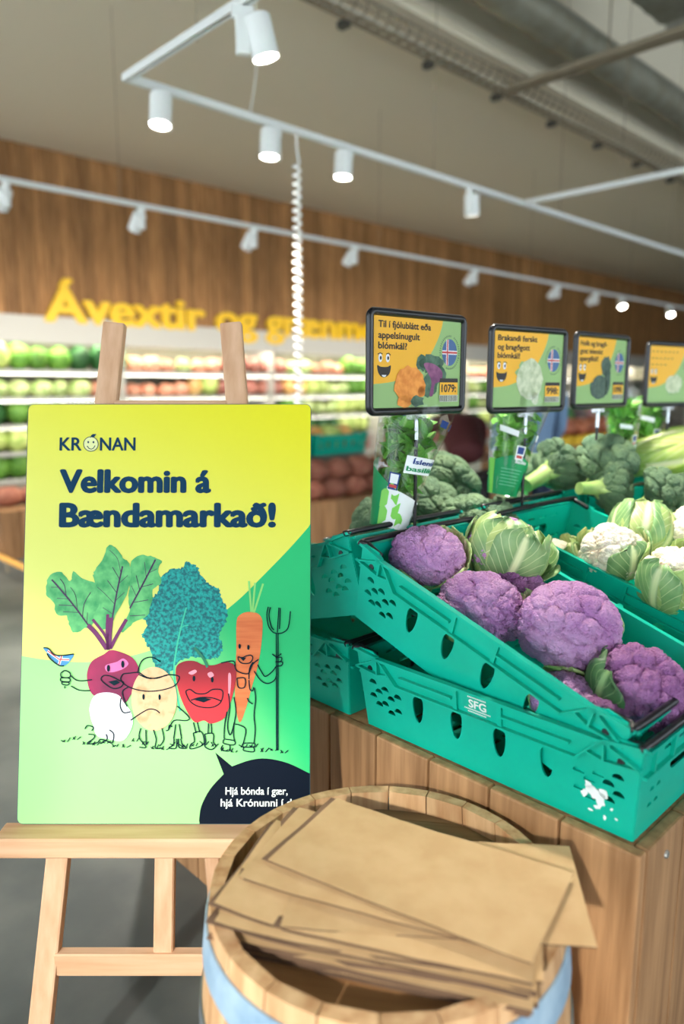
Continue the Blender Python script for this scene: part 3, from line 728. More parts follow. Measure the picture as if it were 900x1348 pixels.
# broccoli
bro_mesh = [curd_mesh(100+i, .085, (1, .95, .66), 26, .20, 1100, .05, 6, .10, -.2) for i in range(3)]
for me in bro_mesh: me.materials.append(BROC)
st_mesh = []
for s in range(2):
    mb = MB(); mb.tube([(0, 0, -.135), (.002, 0, -.09), (0, .004, -.05), (0, 0, 0)], [.021, .023, .026, .05], 10)
    st_mesh.append(mb.mesh('stem', 60)); st_mesh[-1].materials.append(BROCS)
br_mesh = MB().tube([(0, 0, -.075), (.03, 0, -.035), (.055, 0, 0)], [.011, .012, .022], 8).mesh('branch', 60); br_mesh.materials.append(BROCS)
def broccoli(loc, rot, label, s=1.0, i=0):
    if isinstance(rot, Vector): rot = rot.to_track_quat('-Z', 'Y').to_euler()      # rot = where the stem points
    o = empty('broccoli', loc, rot, label, 'broccoli', 'broccoli heads piled in crates'); o.scale = (s, s, s)
    put('crown', bro_mesh[i % 3], None, o, None, (0, 0, i*1.3))
    sm = put('stem', st_mesh[i % 2], None, o)
    for q in range(4): put('branch', br_mesh, None, sm, None, (0, 0, q*PI/2+i))
for a in [
 ((1.610, 1.130, 1.098), (R(10), R(-10), 0), 'large broccoli dome just behind the corner of the white cauliflower crate', 1.15),
 ((1.79, 1.125, 1.105), (R(20), R(-15), 1), 'small broccoli crown right of the large dome, behind second sign post', .8),
 ((1.60, 1.28, 1.125), (R(10), R(-40), 1), 'dark broccoli left of the second basil bag', 1.0),
 ((1.77, 1.36, 1.175), (R(10), R(-30), 2), 'dark broccoli high behind the second basil bag', 1.2),
 ((1.43, 1.32, 1.085), (R(10), R(-50), 0), 'dark broccoli low beside the first basil bag', 1.0),
 ((2.07, 1.16, 1.205), Vector((-.92, .21, -.35)), 'broccoli lying on its side with pale stem pointing left', 1.05),
 ((2.06, .98, 1.155), Vector((-.85, .35, .05)), 'upturned broccoli with pale cut stem towards the camera', .85),
 ((2.13, 1.03, 1.225), (R(34), R(-30), 0), 'topmost broccoli crown on the pile', 1.12),
 ((2.12, .84, 1.145), (R(38), R(-40), 1), 'broccoli with drooping crown below the topmost one', 1.05),
 ((2.15, .69, 1.10), (R(38), R(-40), 2), 'broccoli crown hanging over the broccoli crate side', 1.05),
 ((2.32, .80, 1.145), (R(36), R(-26), 2), 'broad broccoli crown at the right picture edge', 1.2),
 ((2.25, .58, .985), (R(30), R(-20), 2), 'broccoli crown low in the front of its crate', 1.0),
 ((2.30, 1.42, 1.15), (R(14), R(-10), 0), 'broccoli in the back row behind the topmost crown', 1.1),
 ((1.97, 1.50, 1.12), (R(14), R(-10), 2), 'broccoli in the back row behind the sideways one', 1.1),
]: broccoli(a[0], a[1], a[2], a[3], int(a[0][0]*100))

# napa cabbages
def napa(loc, rot, label, seed, s=1.0):
    o = empty('napa_cabbage', loc, rot, label, 'cabbage', 'pale napa cabbages'); o.scale = (s, s, s)
    MB().lathe([(0, -.16), (.05, -.155), (.07, -.08), (.072, .03), (.05, .13), (0, .15)], 16).build('heart', NAPA, o, smooth=180)
    for i in range(9):
        l = put('leaf', leaf_wrap(.075, (1, 1, 2.1), .8, -1.3, .55+.05*(i % 4), .12+.05*(i % 3), seed+i, 1.0+.02*i, .35), NAPA, o, None, (0, 0, i*2.4))
        l.modifiers.new('t', 'SOLIDIFY').thickness = .002
for i, a in enumerate([((2.62, 1.03, 1.215), (R(78), 0, R(40))), ((2.80, .96, 1.215), (R(78), 0, R(45))), ((2.64, .82, 1.16), (R(78), 0, R(50))), ((2.82, .76, 1.15), (R(78), 0, R(45)))]):
    napa(a[0], a[1], 'pale yellow-green napa cabbage, %s' % ['rear left of the four behind the broccoli', 'rear right of the four behind the broccoli', 'front left of the four in their crate', 'front right of the four in their crate'][i], 200+i*20)

# ---------------------------------------------------------------- easel and welcome board
EA = R(45.8-90)                     # local x runs along the board, local y away from the viewer
LEAN = R(13.2)
bc = Vector((.682, 1.22, .5775)); back = Vector((math.cos(YAW), math.sin(YAW), 0))
eo = Vector((bc.x, bc.y, 0)) - back*(bc.z*math.tan(LEAN))          # easel foot line on the floor
easel = empty('display_easel', eo, (0, 0, EA), 'pale beech wood easel with three legs holding the welcome board', 'easel')
tl = math.tan(LEAN)
def bar(mb, a, b, w, t, b_=.003, xdir=None):
    """rectangular bar from a to b; w across (local x-ish), t in depth"""
    a, b = Vector(a), Vector(b); z = (b-a); L_ = z.length; z.normalize()
    x = Vector((1, 0, 0)) if xdir is None else Vector(xdir); x = (x-z*x.dot(z)).normalized(); y = z.cross(x)
    M_ = Matrix(((x.x, y.x, z.x, a.x), (x.y, y.y, z.y, a.y), (x.z, y.z, z.z, a.z), (0, 0, 0, 1)))
    return mb.box((0, 0, L_/2), (w, t, L_), b_, M_)
off = .022                           # legs stand behind the board
def ez(z, d=0): return z*tl+off+d
MB_ = MB
for s in (-1, 1):
    bar(MB(), (s*.262, ez(0), 0), (s*.124, ez(1.585), 1.585), .046, .026, .005).build('leg', W_beech, easel)
rl = bar(MB(), (.012, ez(1.40, .03), 1.40), (.012, ez(.5775)-.022+.47, 0), .040, .024, .004).build('leg', W_beech, easel)
bar(MB(), (.012, .5775*tl+.47-.006, .05), (.012, .5775*tl+.47+.001, -.0), .042, .026, .002).build('foot_cap', mat('foot_dark', (60, 48, 42), .6), rl)
bar(MB(), (0, ez(.30), .30), (0, ez(.62), .62), .040, .022, .003).build('upright', W_beech, easel)
z = .545
MB().box((.008, .545*tl-.012, z+.010), (.665, .062, .042), .004).build('tray', W_beech_x, easel)
MB().box((0, ez(.30)-.0, .300), (.44, .024, .050), .003).build('crossbar', W_beech_x, easel)
MB().box((0, ez(1.40)+.0, 1.40), (.24, .022, .045), .003).build('top_crossbar', W_beech_x, easel)

BW, BH = .594, .861
board = empty('welcome_board', bc, (-LEAN, 0, EA), 'yellow and green printed welcome board of a vegetable market, on the easel', 'sign')
def bp(px, py):
    """position on the printed layout (picture units) -> board metres"""
    xl = 42-20*(py-533)/547; xr = 415-7*(py-531)/559
    return (((px-xl)/(xr-xl)-.5)*BW, (1-(py-532)/553.)*BH)
def A_(x, y): return bp(40+x/4.495, 700+y/4.495)
def B_(x, y): return bp(200+x/4.286, 730+y/4.286)
def rrect(x0, y0, x1, y1, r, n=5):
    o = []
    for cx, cy, a in ((x1-r, y1-r, 0), (x0+r, y1-r, 90), (x0+r, y0+r, 180), (x1-r, y0+r, 270)):
        o += [(cx+r*math.cos(R(a+90*i/n)), cy+r*math.sin(R(a+90*i/n))) for i in range(n+1)]
    return o
def printmat(name, c, rough=.45, **k): return mat('print_'+name, c, rough, spec=.3, **k)
def gradmat(name, stops, vec, lo, hi):
    """smooth two-colour blend across the sheet"""
    m = bpy.data.materials.new(name); MATS[name] = m; m.use_nodes = True
    N = m.node_tree.nodes; L = m.node_tree.links; b = N['Principled BSDF']; b.inputs['Roughness'].default_value = .42; b.inputs['Specular IOR Level'].default_value = .3
    tc = N.new('ShaderNodeTexCoord'); dt = N.new('ShaderNodeVectorMath'); dt.operation = 'DOT_PRODUCT'; dt.inputs[1].default_value = vec
    L.new(tc.outputs['Object'], dt.inputs[0]); mr = N.new('ShaderNodeMapRange'); mr.interpolation_type = 'SMOOTHSTEP'; mr.inputs[1].default_value = lo; mr.inputs[2].default_value = hi
    L.new(dt.outputs['Value'], mr.inputs[0]); r = N.new('ShaderNodeValToRGB'); r.color_ramp.elements[0].color = lin(stops[0]); r.color_ramp.elements[1].color = lin(stops[1])
    L.new(mr.outputs[0], r.inputs[0]); L.new(r.outputs[0], b.inputs['Base Color']); return m
def layer(parent, name, polys, m, k, ribbons=(), texts=(), step=.00025):
    """flat print layer k on the front face (facing local -y)"""
    mb = MB(); y = -.0002-step*k
    for p in polys:
        p = list(p)
        if sum(p[i-1][0]*p[i][1]-p[i][0]*p[i-1][1] for i in range(len(p))) < 0: p = p[::-1]
        mb.add([(q[0], y, q[1]) for q in p], [tuple(range(len(p)))])
    for pts, w in ribbons:
        v, f = ribbon_faces(pts, w); mb.add([(q[0], y, q[1]) for q in v], f)
    for v, f in texts: mb.add([(q[0], y-(q[2] if len(q) > 2 else 0), q[1]) for q in v], f)
    return mb.build(name, m, parent)
NAVY = mat('print_navy', (20, 62, 92), .6, spec=.1); INK = mat('print_ink', (6, 18, 34), .6, spec=.1); INKL = mat('print_line', (8, 36, 46), .6, spec=.1)
v, f = plate([rrect(-BW/2, 0, BW/2, BH, .012)], .004)
MB().add([(p[0], p[2]+.0022, p[1]) for p in v], f).build('panel', mat('board_core', (40, 74, 84), .5), board)
layer(board, 'yellow_print', [rrect(-BW/2+.0012, .0012, BW/2-.0012, BH-.0012, .011)], gradmat('print_yellow_glare', ((234, 238, 124), (232, 226, 28)), (.35, 0, .94), .28, .92), 0)  # paler yellow towards the lower left imitates sun glare on the sheet
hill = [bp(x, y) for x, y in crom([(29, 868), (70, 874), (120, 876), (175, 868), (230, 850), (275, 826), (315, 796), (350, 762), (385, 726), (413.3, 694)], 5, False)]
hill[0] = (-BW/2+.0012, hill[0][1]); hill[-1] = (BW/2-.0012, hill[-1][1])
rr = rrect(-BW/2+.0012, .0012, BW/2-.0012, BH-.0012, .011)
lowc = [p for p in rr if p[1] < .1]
layer(board, 'green_print', [hill[::-1]+lowc], gradmat('print_green_glare', ((158, 240, 140), (24, 190, 112)), (.85, 0, .52), .12, .34), 1)  # light green at the lower left is sun glare painted into the colour
KALE = printmat('kale', (10, 170, 158), c2=(0, 102, 108), scale=(150, 150, 150), detail=6, contrast=(.40, .60))
GLEAF = printmat('beetleaf', (112, 204, 122), c2=(58, 160, 94), scale=(40, 40, 40), detail=5)
rg = random.Random(2)
def bumpy(pts, amp, n=6):
    c = crom(pts, n); return [(x+rg.uniform(-amp, amp), y+rg.uniform(-amp, amp)) for x, y in c]
kale = bumpy([(-30, 300), (0, 270), (40, 240), (60, 150), (120, 105), (180, 95), (215, 58), (265, 90), (300, 150), (345, 200), (388, 208), (402, 260), (432, 320), (430, 400), (392, 470), (405, 530), (390, 590), (340, 610), (250, 600), (160, 620), (100, 690), (30, 650), (0, 560), (-45, 480), (-20, 420), (-50, 360)], 7, 8)
layer(board, 'kale_print', [[B_(*p) for p in kale]], KALE, 2)
layer(board, 'kale_stem_print', [], printmat('kalestem', (60, 200, 160)), 3, [([B_(*p) for p in crom([(205, 320), (172, 440), (146, 560), (132, 700), (165, 900)], 5, False)], .0032), ([B_(*p) for p in crom([(165, 440), (190, 425), (215, 420)], 4, False)], .002)])
lv1 = bumpy([(105, 345), (130, 280), (185, 255), (225, 290), (250, 315), (270, 258), (320, 300), (400, 330), (430, 420), (400, 520), (365, 585), (330, 590), (275, 620), (240, 570), (225, 520), (165, 510), (150, 440), (110, 400)], 4, 4)
lv2 = bumpy([(400, 240), (440, 190), (475, 100), (520, 115), (565, 175), (600, 210), (610, 260), (600, 330), (570, 420), (520, 500), (490, 575), (430, 600), (385, 540), (420, 440), (400, 340), (385, 280)], 4, 4)
lv3 = bumpy([(605, 215), (650, 165), (700, 160), (750, 175), (795, 198), (770, 240), (790, 320), (740, 360), (730, 430), (700, 520), (620, 560), (560, 615), (545, 600), (600, 490), (590, 420), (600, 330)], 4, 4)
layer(board, 'beet_leaf_print', [[A_(*p) for p in lv1]], GLEAF, 2); layer(board, 'beet_leaf_print', [[A_(*p) for p in lv3]], GLEAF, 3); layer(board, 'beet_leaf_print', [[A_(*p) for p in lv2]], GLEAF, 4)
vein = [([(365, 590), (270, 460), (180, 350), (140, 305)], 9), ([(270, 460), (180, 455)], 4), ([(225, 405), (215, 340), (190, 300)], 4), ([(320, 530), (330, 450), (370, 380)], 4), ([(495, 540), (525, 380), (560, 225)], 9), ([(525, 385), (470, 310)], 4), ([(540, 300), (500, 230)], 4), ([(600, 475), (680, 330), (755, 185)], 9), ([(660, 365), (640, 280)], 4), ([(665, 350), (740, 330)], 4), ([(625, 440), (710, 425)], 4), ([(600, 520), (690, 515)], 4), ([(300, 500), (205, 495)], 3), ([(180, 350), (135, 350)], 3), ([(240, 420), (170, 415)], 3), ([(290, 490), (280, 400), (250, 350)], 3), ([(345, 560), (350, 500)], 3), ([(510, 450), (455, 390), (410, 350)], 3), ([(515, 430), (570, 380)], 3), ([(535, 330), (590, 280)], 3), ([(550, 270), (530, 180), (485, 130)], 3), ([(700, 295), (690, 200)], 3), ([(715, 265), (765, 240)], 3), ([(640, 405), (610, 340)], 3), ([(500, 510), (440, 470)], 3)]
layer(board, 'vein_print', [], printmat('vein', (70, 44, 84)), 5, [([A_(*p) for p in crom(q, 4, False)], w/4.495*.00158) for q, w in vein])
stm = [([(462, 715), (400, 625), (352, 575)], 26), ([(472, 720), (455, 640), (380, 540)], 16), ([(475, 715), (480, 620), (490, 530)], 26), ([(483, 712), (520, 640), (580, 540)], 20), ([(468, 720), (465, 600), (470, 510)], 18)]
layer(board, 'beet_stem_print', [], printmat('beetstem', (112, 32, 96)), 6, [([A_(*p) for p in crom(q, 4, False)], w/4.495*.00158) for q, w in stm])
beet = crom([(445, 745), (375, 785), (345, 850), (348, 920), (375, 980), (450, 1020), (560, 1032), (600, 985), (645, 910), (650, 830), (612, 765), (530, 728), (480, 722)], 4)
layer(board, 'beet_print', [[A_(*p) for p in beet]], printmat('beet', (172, 28, 84), c2=(118, 16, 66), scale=(9, 9, 9)), 7)
layer(board, 'beet_shine_print', [[A_(*p) for p in crom([(455, 810), (520, 790), (560, 770), (590, 800), (560, 830), (500, 850), (460, 845)], 4)]], printmat('beetshine', (222, 112, 172)), 8)
mush = crom([(358, 1050), (390, 985), (460, 968), (530, 985), (562, 1030), (602, 1080), (612, 1150), (582, 1220), (540, 1250), (470, 1240), (400, 1220), (378, 1160), (362, 1110)], 4)
layer(board, 'mushroom_print', [[A_(*p) for p in mush]], printmat('mushroom', (244, 244, 246), c2=(222, 220, 228), scale=(22, 22, 22)), 9)
pot = [(740+135*math.cos(a), 1005+186*math.sin(a)) for a in np.arange(0, 2*PI, .15)]
layer(board, 'potato_print', [[A_(*p) for p in pot]], printmat('potato', (232, 188, 142), c2=(208, 154, 106), scale=(45, 45, 45), contrast=(.5, .7)), 10)
pep = crom([(148, 650), (190, 622), (250, 620), (300, 642), (360, 642), (420, 625), (470, 640), (484, 690), (470, 780), (440, 880), (410, 940), (340, 968), (300, 950), (250, 960), (210, 910), (168, 820), (145, 720)], 4)
layer(board, 'pepper_print', [[B_(*p) for p in pep]], gradmat('print_pepper', ((226, 48, 56), (140, 14, 34)), (0, 0, 1), .22, .33), 11)
for q in ([(215, 685), (250, 668), (262, 680), (235, 696)], [(322, 690), (345, 680), (358, 700), (335, 712)], [(440, 690), (455, 700), (450, 790), (440, 830), (438, 760)]):
    layer(board, 'pepper_shine_print', [[B_(*p) for p in crom(q, 4)]], printmat('peppershine', (236, 150, 166)), 12)
layer(board, 'pepper_stem_print', [], printmat('pepperstem', (30, 120, 92)), 12, [([B_(*p) for p in crom([(322, 655), (298, 602), (250, 545)], 5, False)], .0052)])
car = crom([(488, 400), (510, 360), (550, 345), (600, 350), (630, 380), (634, 440), (622, 560), (602, 660), (572, 760), (540, 870), (508, 955), (490, 940), (475, 820), (478, 700), (485, 560)], 4)
layer(board, 'carrot_print', [[B_(*p) for p in car]], printmat('carrot', (234, 132, 72), c2=(214, 104, 54), scale=(6, 6, 70)), 4)
layer(board, 'carrot_top_print', [], printmat('carrottop', (140, 220, 120)), 4, [([B_(*p) for p in q], .004) for q in ([(572, 350), (560, 170)], [(578, 350), (595, 180)], [(586, 350), (640, 185)])])
# flag in the beet's hand
fl = crom([(85, 708), (115, 710), (150, 745), (200, 750), (265, 745), (240, 790), (210, 812), (180, 808), (130, 770), (110, 740)], 4)
layer(board, 'flag_print', [[A_(*p) for p in fl]], printmat('flagblue', (70, 150, 206)), 5)
layer(board, 'flag_cross_print', [], printmat('flagwhite', (240, 246, 250)), 6, [([A_(*p) for p in [(112, 725), (180, 775), (240, 778)]], .0055), ([A_(*p) for p in [(196, 752), (178, 806)]], .0055)])
layer(board, 'flag_red_print', [], printmat('flagred', (226, 84, 84)), 7, [([A_(*p) for p in [(112, 725), (180, 775), (240, 778)]], .0022), ([A_(*p) for p in [(196, 752), (178, 806)]], .0022)])
# line drawing
LW = .0023
S = []; D = []
def sa(p, c=False): S.append(([A_(*q) for q in (crom(p+([p[0]] if c else []), 4, False))], LW))
def sb(p, c=False): S.append(([B_(*q) for q in (crom(p+([p[0]] if c else []), 4, False))], LW))
for p in ([(668, 315), (660, 360), (668, 420), (690, 455), (717, 465), (750, 460), (780, 430), (793, 340)], [(680, 318), (672, 365), (684, 425), (700, 445)], [(728, 320), (718, 460)], [(736, 322), (730, 440)], [(712, 465), (707, 1115)], [(722, 465), (714, 1115)], [(688, 580), (712, 595), (740, 578)], [(706, 600), (740, 600), (735, 622), (706, 622)], [(706, 625), (745, 625), (738, 645), (708, 648)], [(605, 640), (630, 685), (650, 705), (690, 675), (708, 650)], [(585, 675), (620, 725), (660, 745), (700, 725), (712, 690)], [(475, 640), (490, 675), (550, 690), (575, 640), (610, 610)], [(555, 720), (560, 660), (580, 625)], [(555, 725), (560, 775), (575, 785), (582, 765)], [(585, 770), (592, 830), (582, 920), (588, 1000), (580, 1075)], [(520, 1075), (535, 1000), (500, 975), (475, 970)], [(525, 1095), (522, 1115), (578, 1122), (578, 1095)], [(430, 900), (415, 980), (412, 1050)], [(470, 820), (480, 900), (465, 1000), (470, 1060)], [(405, 1085), (395, 1110), (440, 1118), (445, 1085)], [(440, 800), (445, 880), (432, 980), (445, 1030), (460, 1000), (470, 960)], [(545, 825), (555, 845), (575, 858)], [(400, 630), (470, 620), (478, 660)],
          [(228, 838), (280, 822), (350, 825), (398, 842)], [(240, 960), (255, 1020)], [(262, 960), (275, 1015)], [(325, 965), (322, 1020)], [(340, 965), (342, 1020)],
          [(140, 970), (128, 1050)], [(160, 970), (172, 1050)], [(130, 1050), (125, 1085), (100, 1100), (140, 1102), (145, 1050)], [(155, 1050), (158, 1098), (200, 1102), (175, 1080), (168, 1050)], [(150, 870), (215, 930), (200, 950), (130, 950), (100, 1000), (85, 1005)], [(100, 1000), (105, 975), (120, 985)]): sb(p)
for p in ([(488, 715), (532, 715), (530, 765), (495, 765)], [(518, 1075), (580, 1075), (578, 1095), (518, 1095)], [(412, 1052), (470, 1062), (465, 1085), (408, 1075)], [(495, 595), (520, 600), (545, 590), (570, 588), (578, 605), (560, 630), (520, 632), (498, 615)], [(200, 785), (225, 778), (260, 800), (310, 800), (350, 778), (400, 780), (408, 810), (390, 855), (340, 878), (270, 872), (225, 845), (203, 805)], [(238, 1020), (285, 1012), (298, 1075), (255, 1100), (220, 1105), (225, 1080), (245, 1065)], [(303, 1025), (350, 1022), (352, 1070), (365, 1090), (340, 1110), (305, 1095), (308, 1065)]): sb(p, True)
for p in ([(600, 1130), (660, 1090), (710, 1065), (750, 1070), (773, 1088)], [(645, 850), (665, 790), (700, 765), (740, 765), (780, 790)], [(650, 862), (720, 887), (820, 867)], [(660, 1175), (650, 1230), (690, 1285), (650, 1285)], [(690, 1185), (690, 1270)], [(735, 1185), (750, 1240), (745, 1290), (790, 1290)], [(785, 1175), (795, 1240), (770, 1280)], [(250, 870), (280, 895), (320, 900), (375, 893)], [(250, 930), (300, 955), (365, 957)], [(545, 1000), (540, 1050), (560, 1085), (600, 1080)], [(590, 935), (555, 960), (560, 1000), (580, 1050)], [(213, 930), (213, 945)], [(330, 1180), (345, 1160), (380, 1170), (370, 1190)], [(350, 1210), (385, 1215), (380, 1235), (340, 1265), (400, 1260), (420, 1240), (460, 1250), (490, 1260), (500, 1210), (475, 1185)], [(455, 1210), (460, 1240), (420, 1265)], [(90, 706), (120, 712), (150, 746), (200, 752), (268, 743)], [(110, 740), (130, 772), (180, 810), (210, 812)]): sa(p)
for p in ([(545, 880), (560, 860), (600, 855), (650, 852), (700, 880), (760, 885), (820, 865), (880, 870), (890, 888), (860, 930), (780, 955), (690, 960), (600, 940), (550, 905)], [(430, 880), (450, 868), (490, 875), (540, 900), (560, 910), (545, 935), (500, 945), (455, 920), (430, 895)], [(190, 855), (215, 840), (245, 855), (240, 880), (195, 878)], [(190, 882), (240, 885), (240, 905), (192, 902)], [(195, 907), (238, 910), (230, 925), (200, 920)]): sa(p, True)
rg = random.Random(9)
for x in list(range(84, 380, 13)):
    y = 978+ (x-84)/300*12 + rg.uniform(-3, 6)
    for q in range(3):
        dx = rg.uniform(2, 6); S.append(([bp(x+q*3, y), bp(x+q*3+dx*(1 if q != 1 else -1), y-rg.uniform(2, 6))], LW*.8))
for (x, y) in ((472, 827), (557, 803)): D.append([A_(x+9*math.cos(a), y+21*math.sin(a)) for a in np.arange(0, 6.2, .5)])
for (x, y) in ((678, 993), (773, 995)): D.append([A_(x+7*math.cos(a), y+17*math.sin(a)) for a in np.arange(0, 6.2, .5)])
for (x, y) in ((505, 537), (554, 543)): D.append([B_(x+7*math.cos(a), y+14*math.sin(a)) for a in np.arange(0, 6.2, .5)])
for (x, y) in ((246, 717), (349, 723)): D.append([B_(x+8*math.cos(a), y+16*math.sin(a)) for a in np.arange(0, 6.2, .5)])
D.append([A_(*p) for p in ((470, 905), (520, 895), (540, 910), (505, 928))]); D.append([B_(*p) for p in ((245, 835), (290, 820), (345, 832), (300, 850))]); D.append([B_(*p) for p in ((508, 602), (542, 600), (525, 620))])
layer(board, 'line_drawing', D, INKL, 14, S)
# bubble and lettering
bub = [bp(*p) for p in [(262.5, 1087.5)]+crom([(262, 1080), (265, 1062), (277, 1040), (295, 1021)], 4, False)+[(284, 993)]+crom([(306, 1011), (330, 1003), (352, 1001), (380, 1007), (407.5, 1020)], 4, False)]
bub[-1] = (BW/2-.0012, bub[-1][1]); bub[0] = (bub[0][0], .0012); bub += [(BW/2-.0012, .012), (BW/2-.004, .004), (BW/2-.012, .0012)]
layer(board, 'speech_bubble', [bub], INK, 2)
def tx(s, x0, x1, yb, cap, bold=.02):
    a = bp(x0, yb); b = bp(x1, yb); return text_fit(s, a[0], b[0], a[1], cap/553.*BH, bold)
layer(board, 'bubble_lettering', [], printmat('white', (232, 240, 246)), 3, (), [tx('Hjá bónda í gær,', 297, 379, 1047, 9.3), tx('hjá Krónunni í dag!', 290.5, 400, 1062, 9.3)])
layer(board, 'headline', [], NAVY, 3, (), [tx('Velkomin á', 82, 282, 651, 29, .05), tx('Bændamarkað!', 81, 367, 697, 30, .05)])
k1 = tx('KR', 83, 112, 595, 17, .022); k2 = tx('NAN', 136, 183, 595, 17, .022)
layer(board, 'logo_lettering', [], NAVY, 3, (), [k1, k2])
ring = [bp(124.5+9.6*math.cos(a), 586.5+9.8*math.sin(a)) for a in np.arange(0, 6.3, .25)]
layer(board, 'logo_apple', [ring], printmat('applepale', (236, 240, 170)), 3)
layer(board, 'logo_apple_line', [[bp(121+1.1*math.cos(a), 584+1.6*math.sin(a)) for a in np.arange(0, 6.2, .6)], [bp(128+1.1*math.cos(a), 584+1.6*math.sin(a)) for a in np.arange(0, 6.2, .6)], [bp(*p) for p in ((124, 577), (127, 573), (132, 573), (129, 577))]], NAVY, 4, [(ring+[ring[0]], .0014), ([bp(*p) for p in ((119.5, 589), (122, 592.5), (125, 593.5), (128, 592), (130, 588.5))], .0016), ([bp(*p) for p in ((124, 578), (126, 574))], .0014)])

# ---------------------------------------------------------------- price signs on posts
FW, FH = .315, .224
SILV = mat('clip_silver', (200, 204, 208), .25, metal=.9)
def ring_tube(w, h, r, tr_, n=6):
    pts = [(x, 0, z) for x, z in rrect(-w/2+tr_, -h/2+tr_, w/2-tr_, h/2-tr_, r, n)]
    return MB().tube(pts, tr_, 8, closed=True)
frame_me = ring_tube(FW, FH, .012, .0085).mesh('frame', 180)
post_me = MB().tube([(0, 0, 0), (0, 0, .655)], .0042, 10).mesh('post', 40)
base_me = MB().lathe([(0, .01), (.01, .01), (.03, .004), (.032, 0), (0, 0)], 20).mesh('post_base', 40)
clip_me = MB().box((0, 0, 0), (.052, .016, .018), .002).mesh('clip')
sleeve_me = MB().tube([(0, 0, -.05), (0, 0, 0)], .0058, 10).mesh('sleeve', 40)
PY = printmat('sign_yellow', (246, 184, 44)); PG = printmat('sign_green', (150, 188, 120)); PB = printmat('sign_black', (38, 34, 30)); PWh = printmat('sign_white', (236, 240, 244))
PO = printmat('sign_orange', (244, 160, 66), c2=(224, 132, 44), scale=(60, 60, 60)); PV = printmat('sign_violet', (150, 88, 128), c2=(116, 60, 104), scale=(60, 60, 60)); PLf = printmat('sign_leaf', (84, 120, 96), c2=(54, 90, 70), scale=(60, 60, 60)); PCr = printmat('sign_cream', (214, 220, 190), c2=(176, 190, 150), scale=(60, 60, 60)); PBr = printmat('sign_broccoli', (84, 108, 92), c2=(58, 82, 72), scale=(60, 60, 60))
def price_sign(x, yaw, z0, lines, price, kind, label):
    s = empty('price_sign', (x, 1.062, SZ), (0, 0, R(yaw)), label, 'price sign', 'framed price signs on thin posts along the crates')
    hz = z0-SZ
    put('post', post_me, BLACK, s); put('post_base', base_me, BLACK, s)
    c = put('clip', clip_me, CLEAR, s, (0, 0, hz-.003)); put('sleeve', sleeve_me, SILV, s, (0, 0, hz-.006))
    put('frame', frame_me, BLACK, s, (0, -.004, hz+FH/2))
    card = empty('card', (0, -.004, hz+FH/2)); card.parent = s
    w, h = FW/2-.010, FH/2-.010
    MB().box((0, .0032, 0), (2*w, .006, 2*h)).build('backing', PWh, s, (0, -.004, hz+FH/2))
    bpy.data.objects.remove(card); card = s
    oy, oz = -.004, hz+FH/2
    def U(u, v_): return (-w+2*w*u, oz+h-2*h*v_)          # u,v measured from the top left of the card
    def ly(name, polys, m, k, rib=(), tex=()):
        o = layer(s, name, polys, m, k, rib, tex); o.location.y = oy; return o
    ly('green_print', [[U(0, 1), U(1, 1), U(1, 0), U(0, 0)]], PG, 0)
    ly('yellow_print', [[U(0, 0), U(.765, 0)]+[U(*p) for p in crom([(.75, .10), (.70, .25), (.60, .44), (.45, .59), (.25, .69), (0, .725)], 4, False)]], PY, 1)
    tex = []
    for i, (t, u1, v_) in enumerate(lines):
        a = U(.075, v_); b = U(u1, v_); tex.append(text_fit(t, a[0], b[0], a[1], .0135, .028))
    ly('sign_lettering', [], PB, 3, (), tex)
    eyes = []
    for u in (.098, .172):
        cx, cz = U(u, .455); eyes.append([(cx+.0058*math.cos(a), cz+.0088*math.sin(a)) for a in np.arange(0, 6.2, .5)])
    ly('face_eyes', eyes, PWh, 2)
    cx, cz = U(.135, .50)
    mouth = [(cx+p[0], cz+p[1]) for p in crom([(-.020, -.006), (-.01, -.009), (.01, -.009), (.020, -.006), (.017, -.022), (.006, -.030), (-.007, -.030), (-.017, -.021)], 4)]
    pup = [[(U(u, .455)[0]+.0028*math.cos(a)+.001, U(u, .455)[1]+.0042*math.sin(a)) for a in np.arange(0, 6.2, .6)] for u in (.098, .172)]
    ly('face_lines', [mouth]+pup, PB, 3, [([U(.07, .42), U(.095, .405), U(.12, .415)], .002), ([U(.155, .415), U(.18, .405), U(.20, .425)], .002)])
    ly('face_teeth', [[(cx+p[0]*.6, cz-.026+p[1]) for p in ((-.012, .0), (.012, 0), (.006, -.004), (-.006, -.004))]], PWh, 4)
    # flag roundel
    fx, fz = U(.845, .37); rx, rz = .026, .030
    ly('roundel', [[(fx+rx*math.cos(a), fz+rz*math.sin(a)) for a in np.arange(0, 6.2, .25)]], printmat('sign_blue', (70, 104, 150)), 2)
    def chord(t): return rz*math.sqrt(max(0, 1-(t/rx)**2))
    def chordx(t): return rx*math.sqrt(max(0, 1-(t/rz)**2))
    vx = -.008
    ly('roundel_cross', [[(fx+vx-.004, fz-chord(vx)), (fx+vx+.004, fz-chord(vx)), (fx+vx+.004, fz+chord(vx)), (fx+vx-.004, fz+chord(vx))], [(fx-chordx(0), fz-.0045), (fx+chordx(0), fz-.0045), (fx+chordx(0), fz+.0045), (fx-chordx(0), fz+.0045)]], PWh, 3)
    ly('roundel_red', [[(fx+vx-.002, fz-chord(vx)), (fx+vx+.002, fz-chord(vx)), (fx+vx+.002, fz+chord(vx)), (fx+vx-.002, fz+chord(vx))], [(fx-chordx(0), fz-.0022), (fx+chordx(0), fz-.0022), (fx+chordx(0), fz+.0022), (fx-chordx(0), fz+.0022)]], printmat('sign_red', (200, 70, 66)), 4)
    tk = []
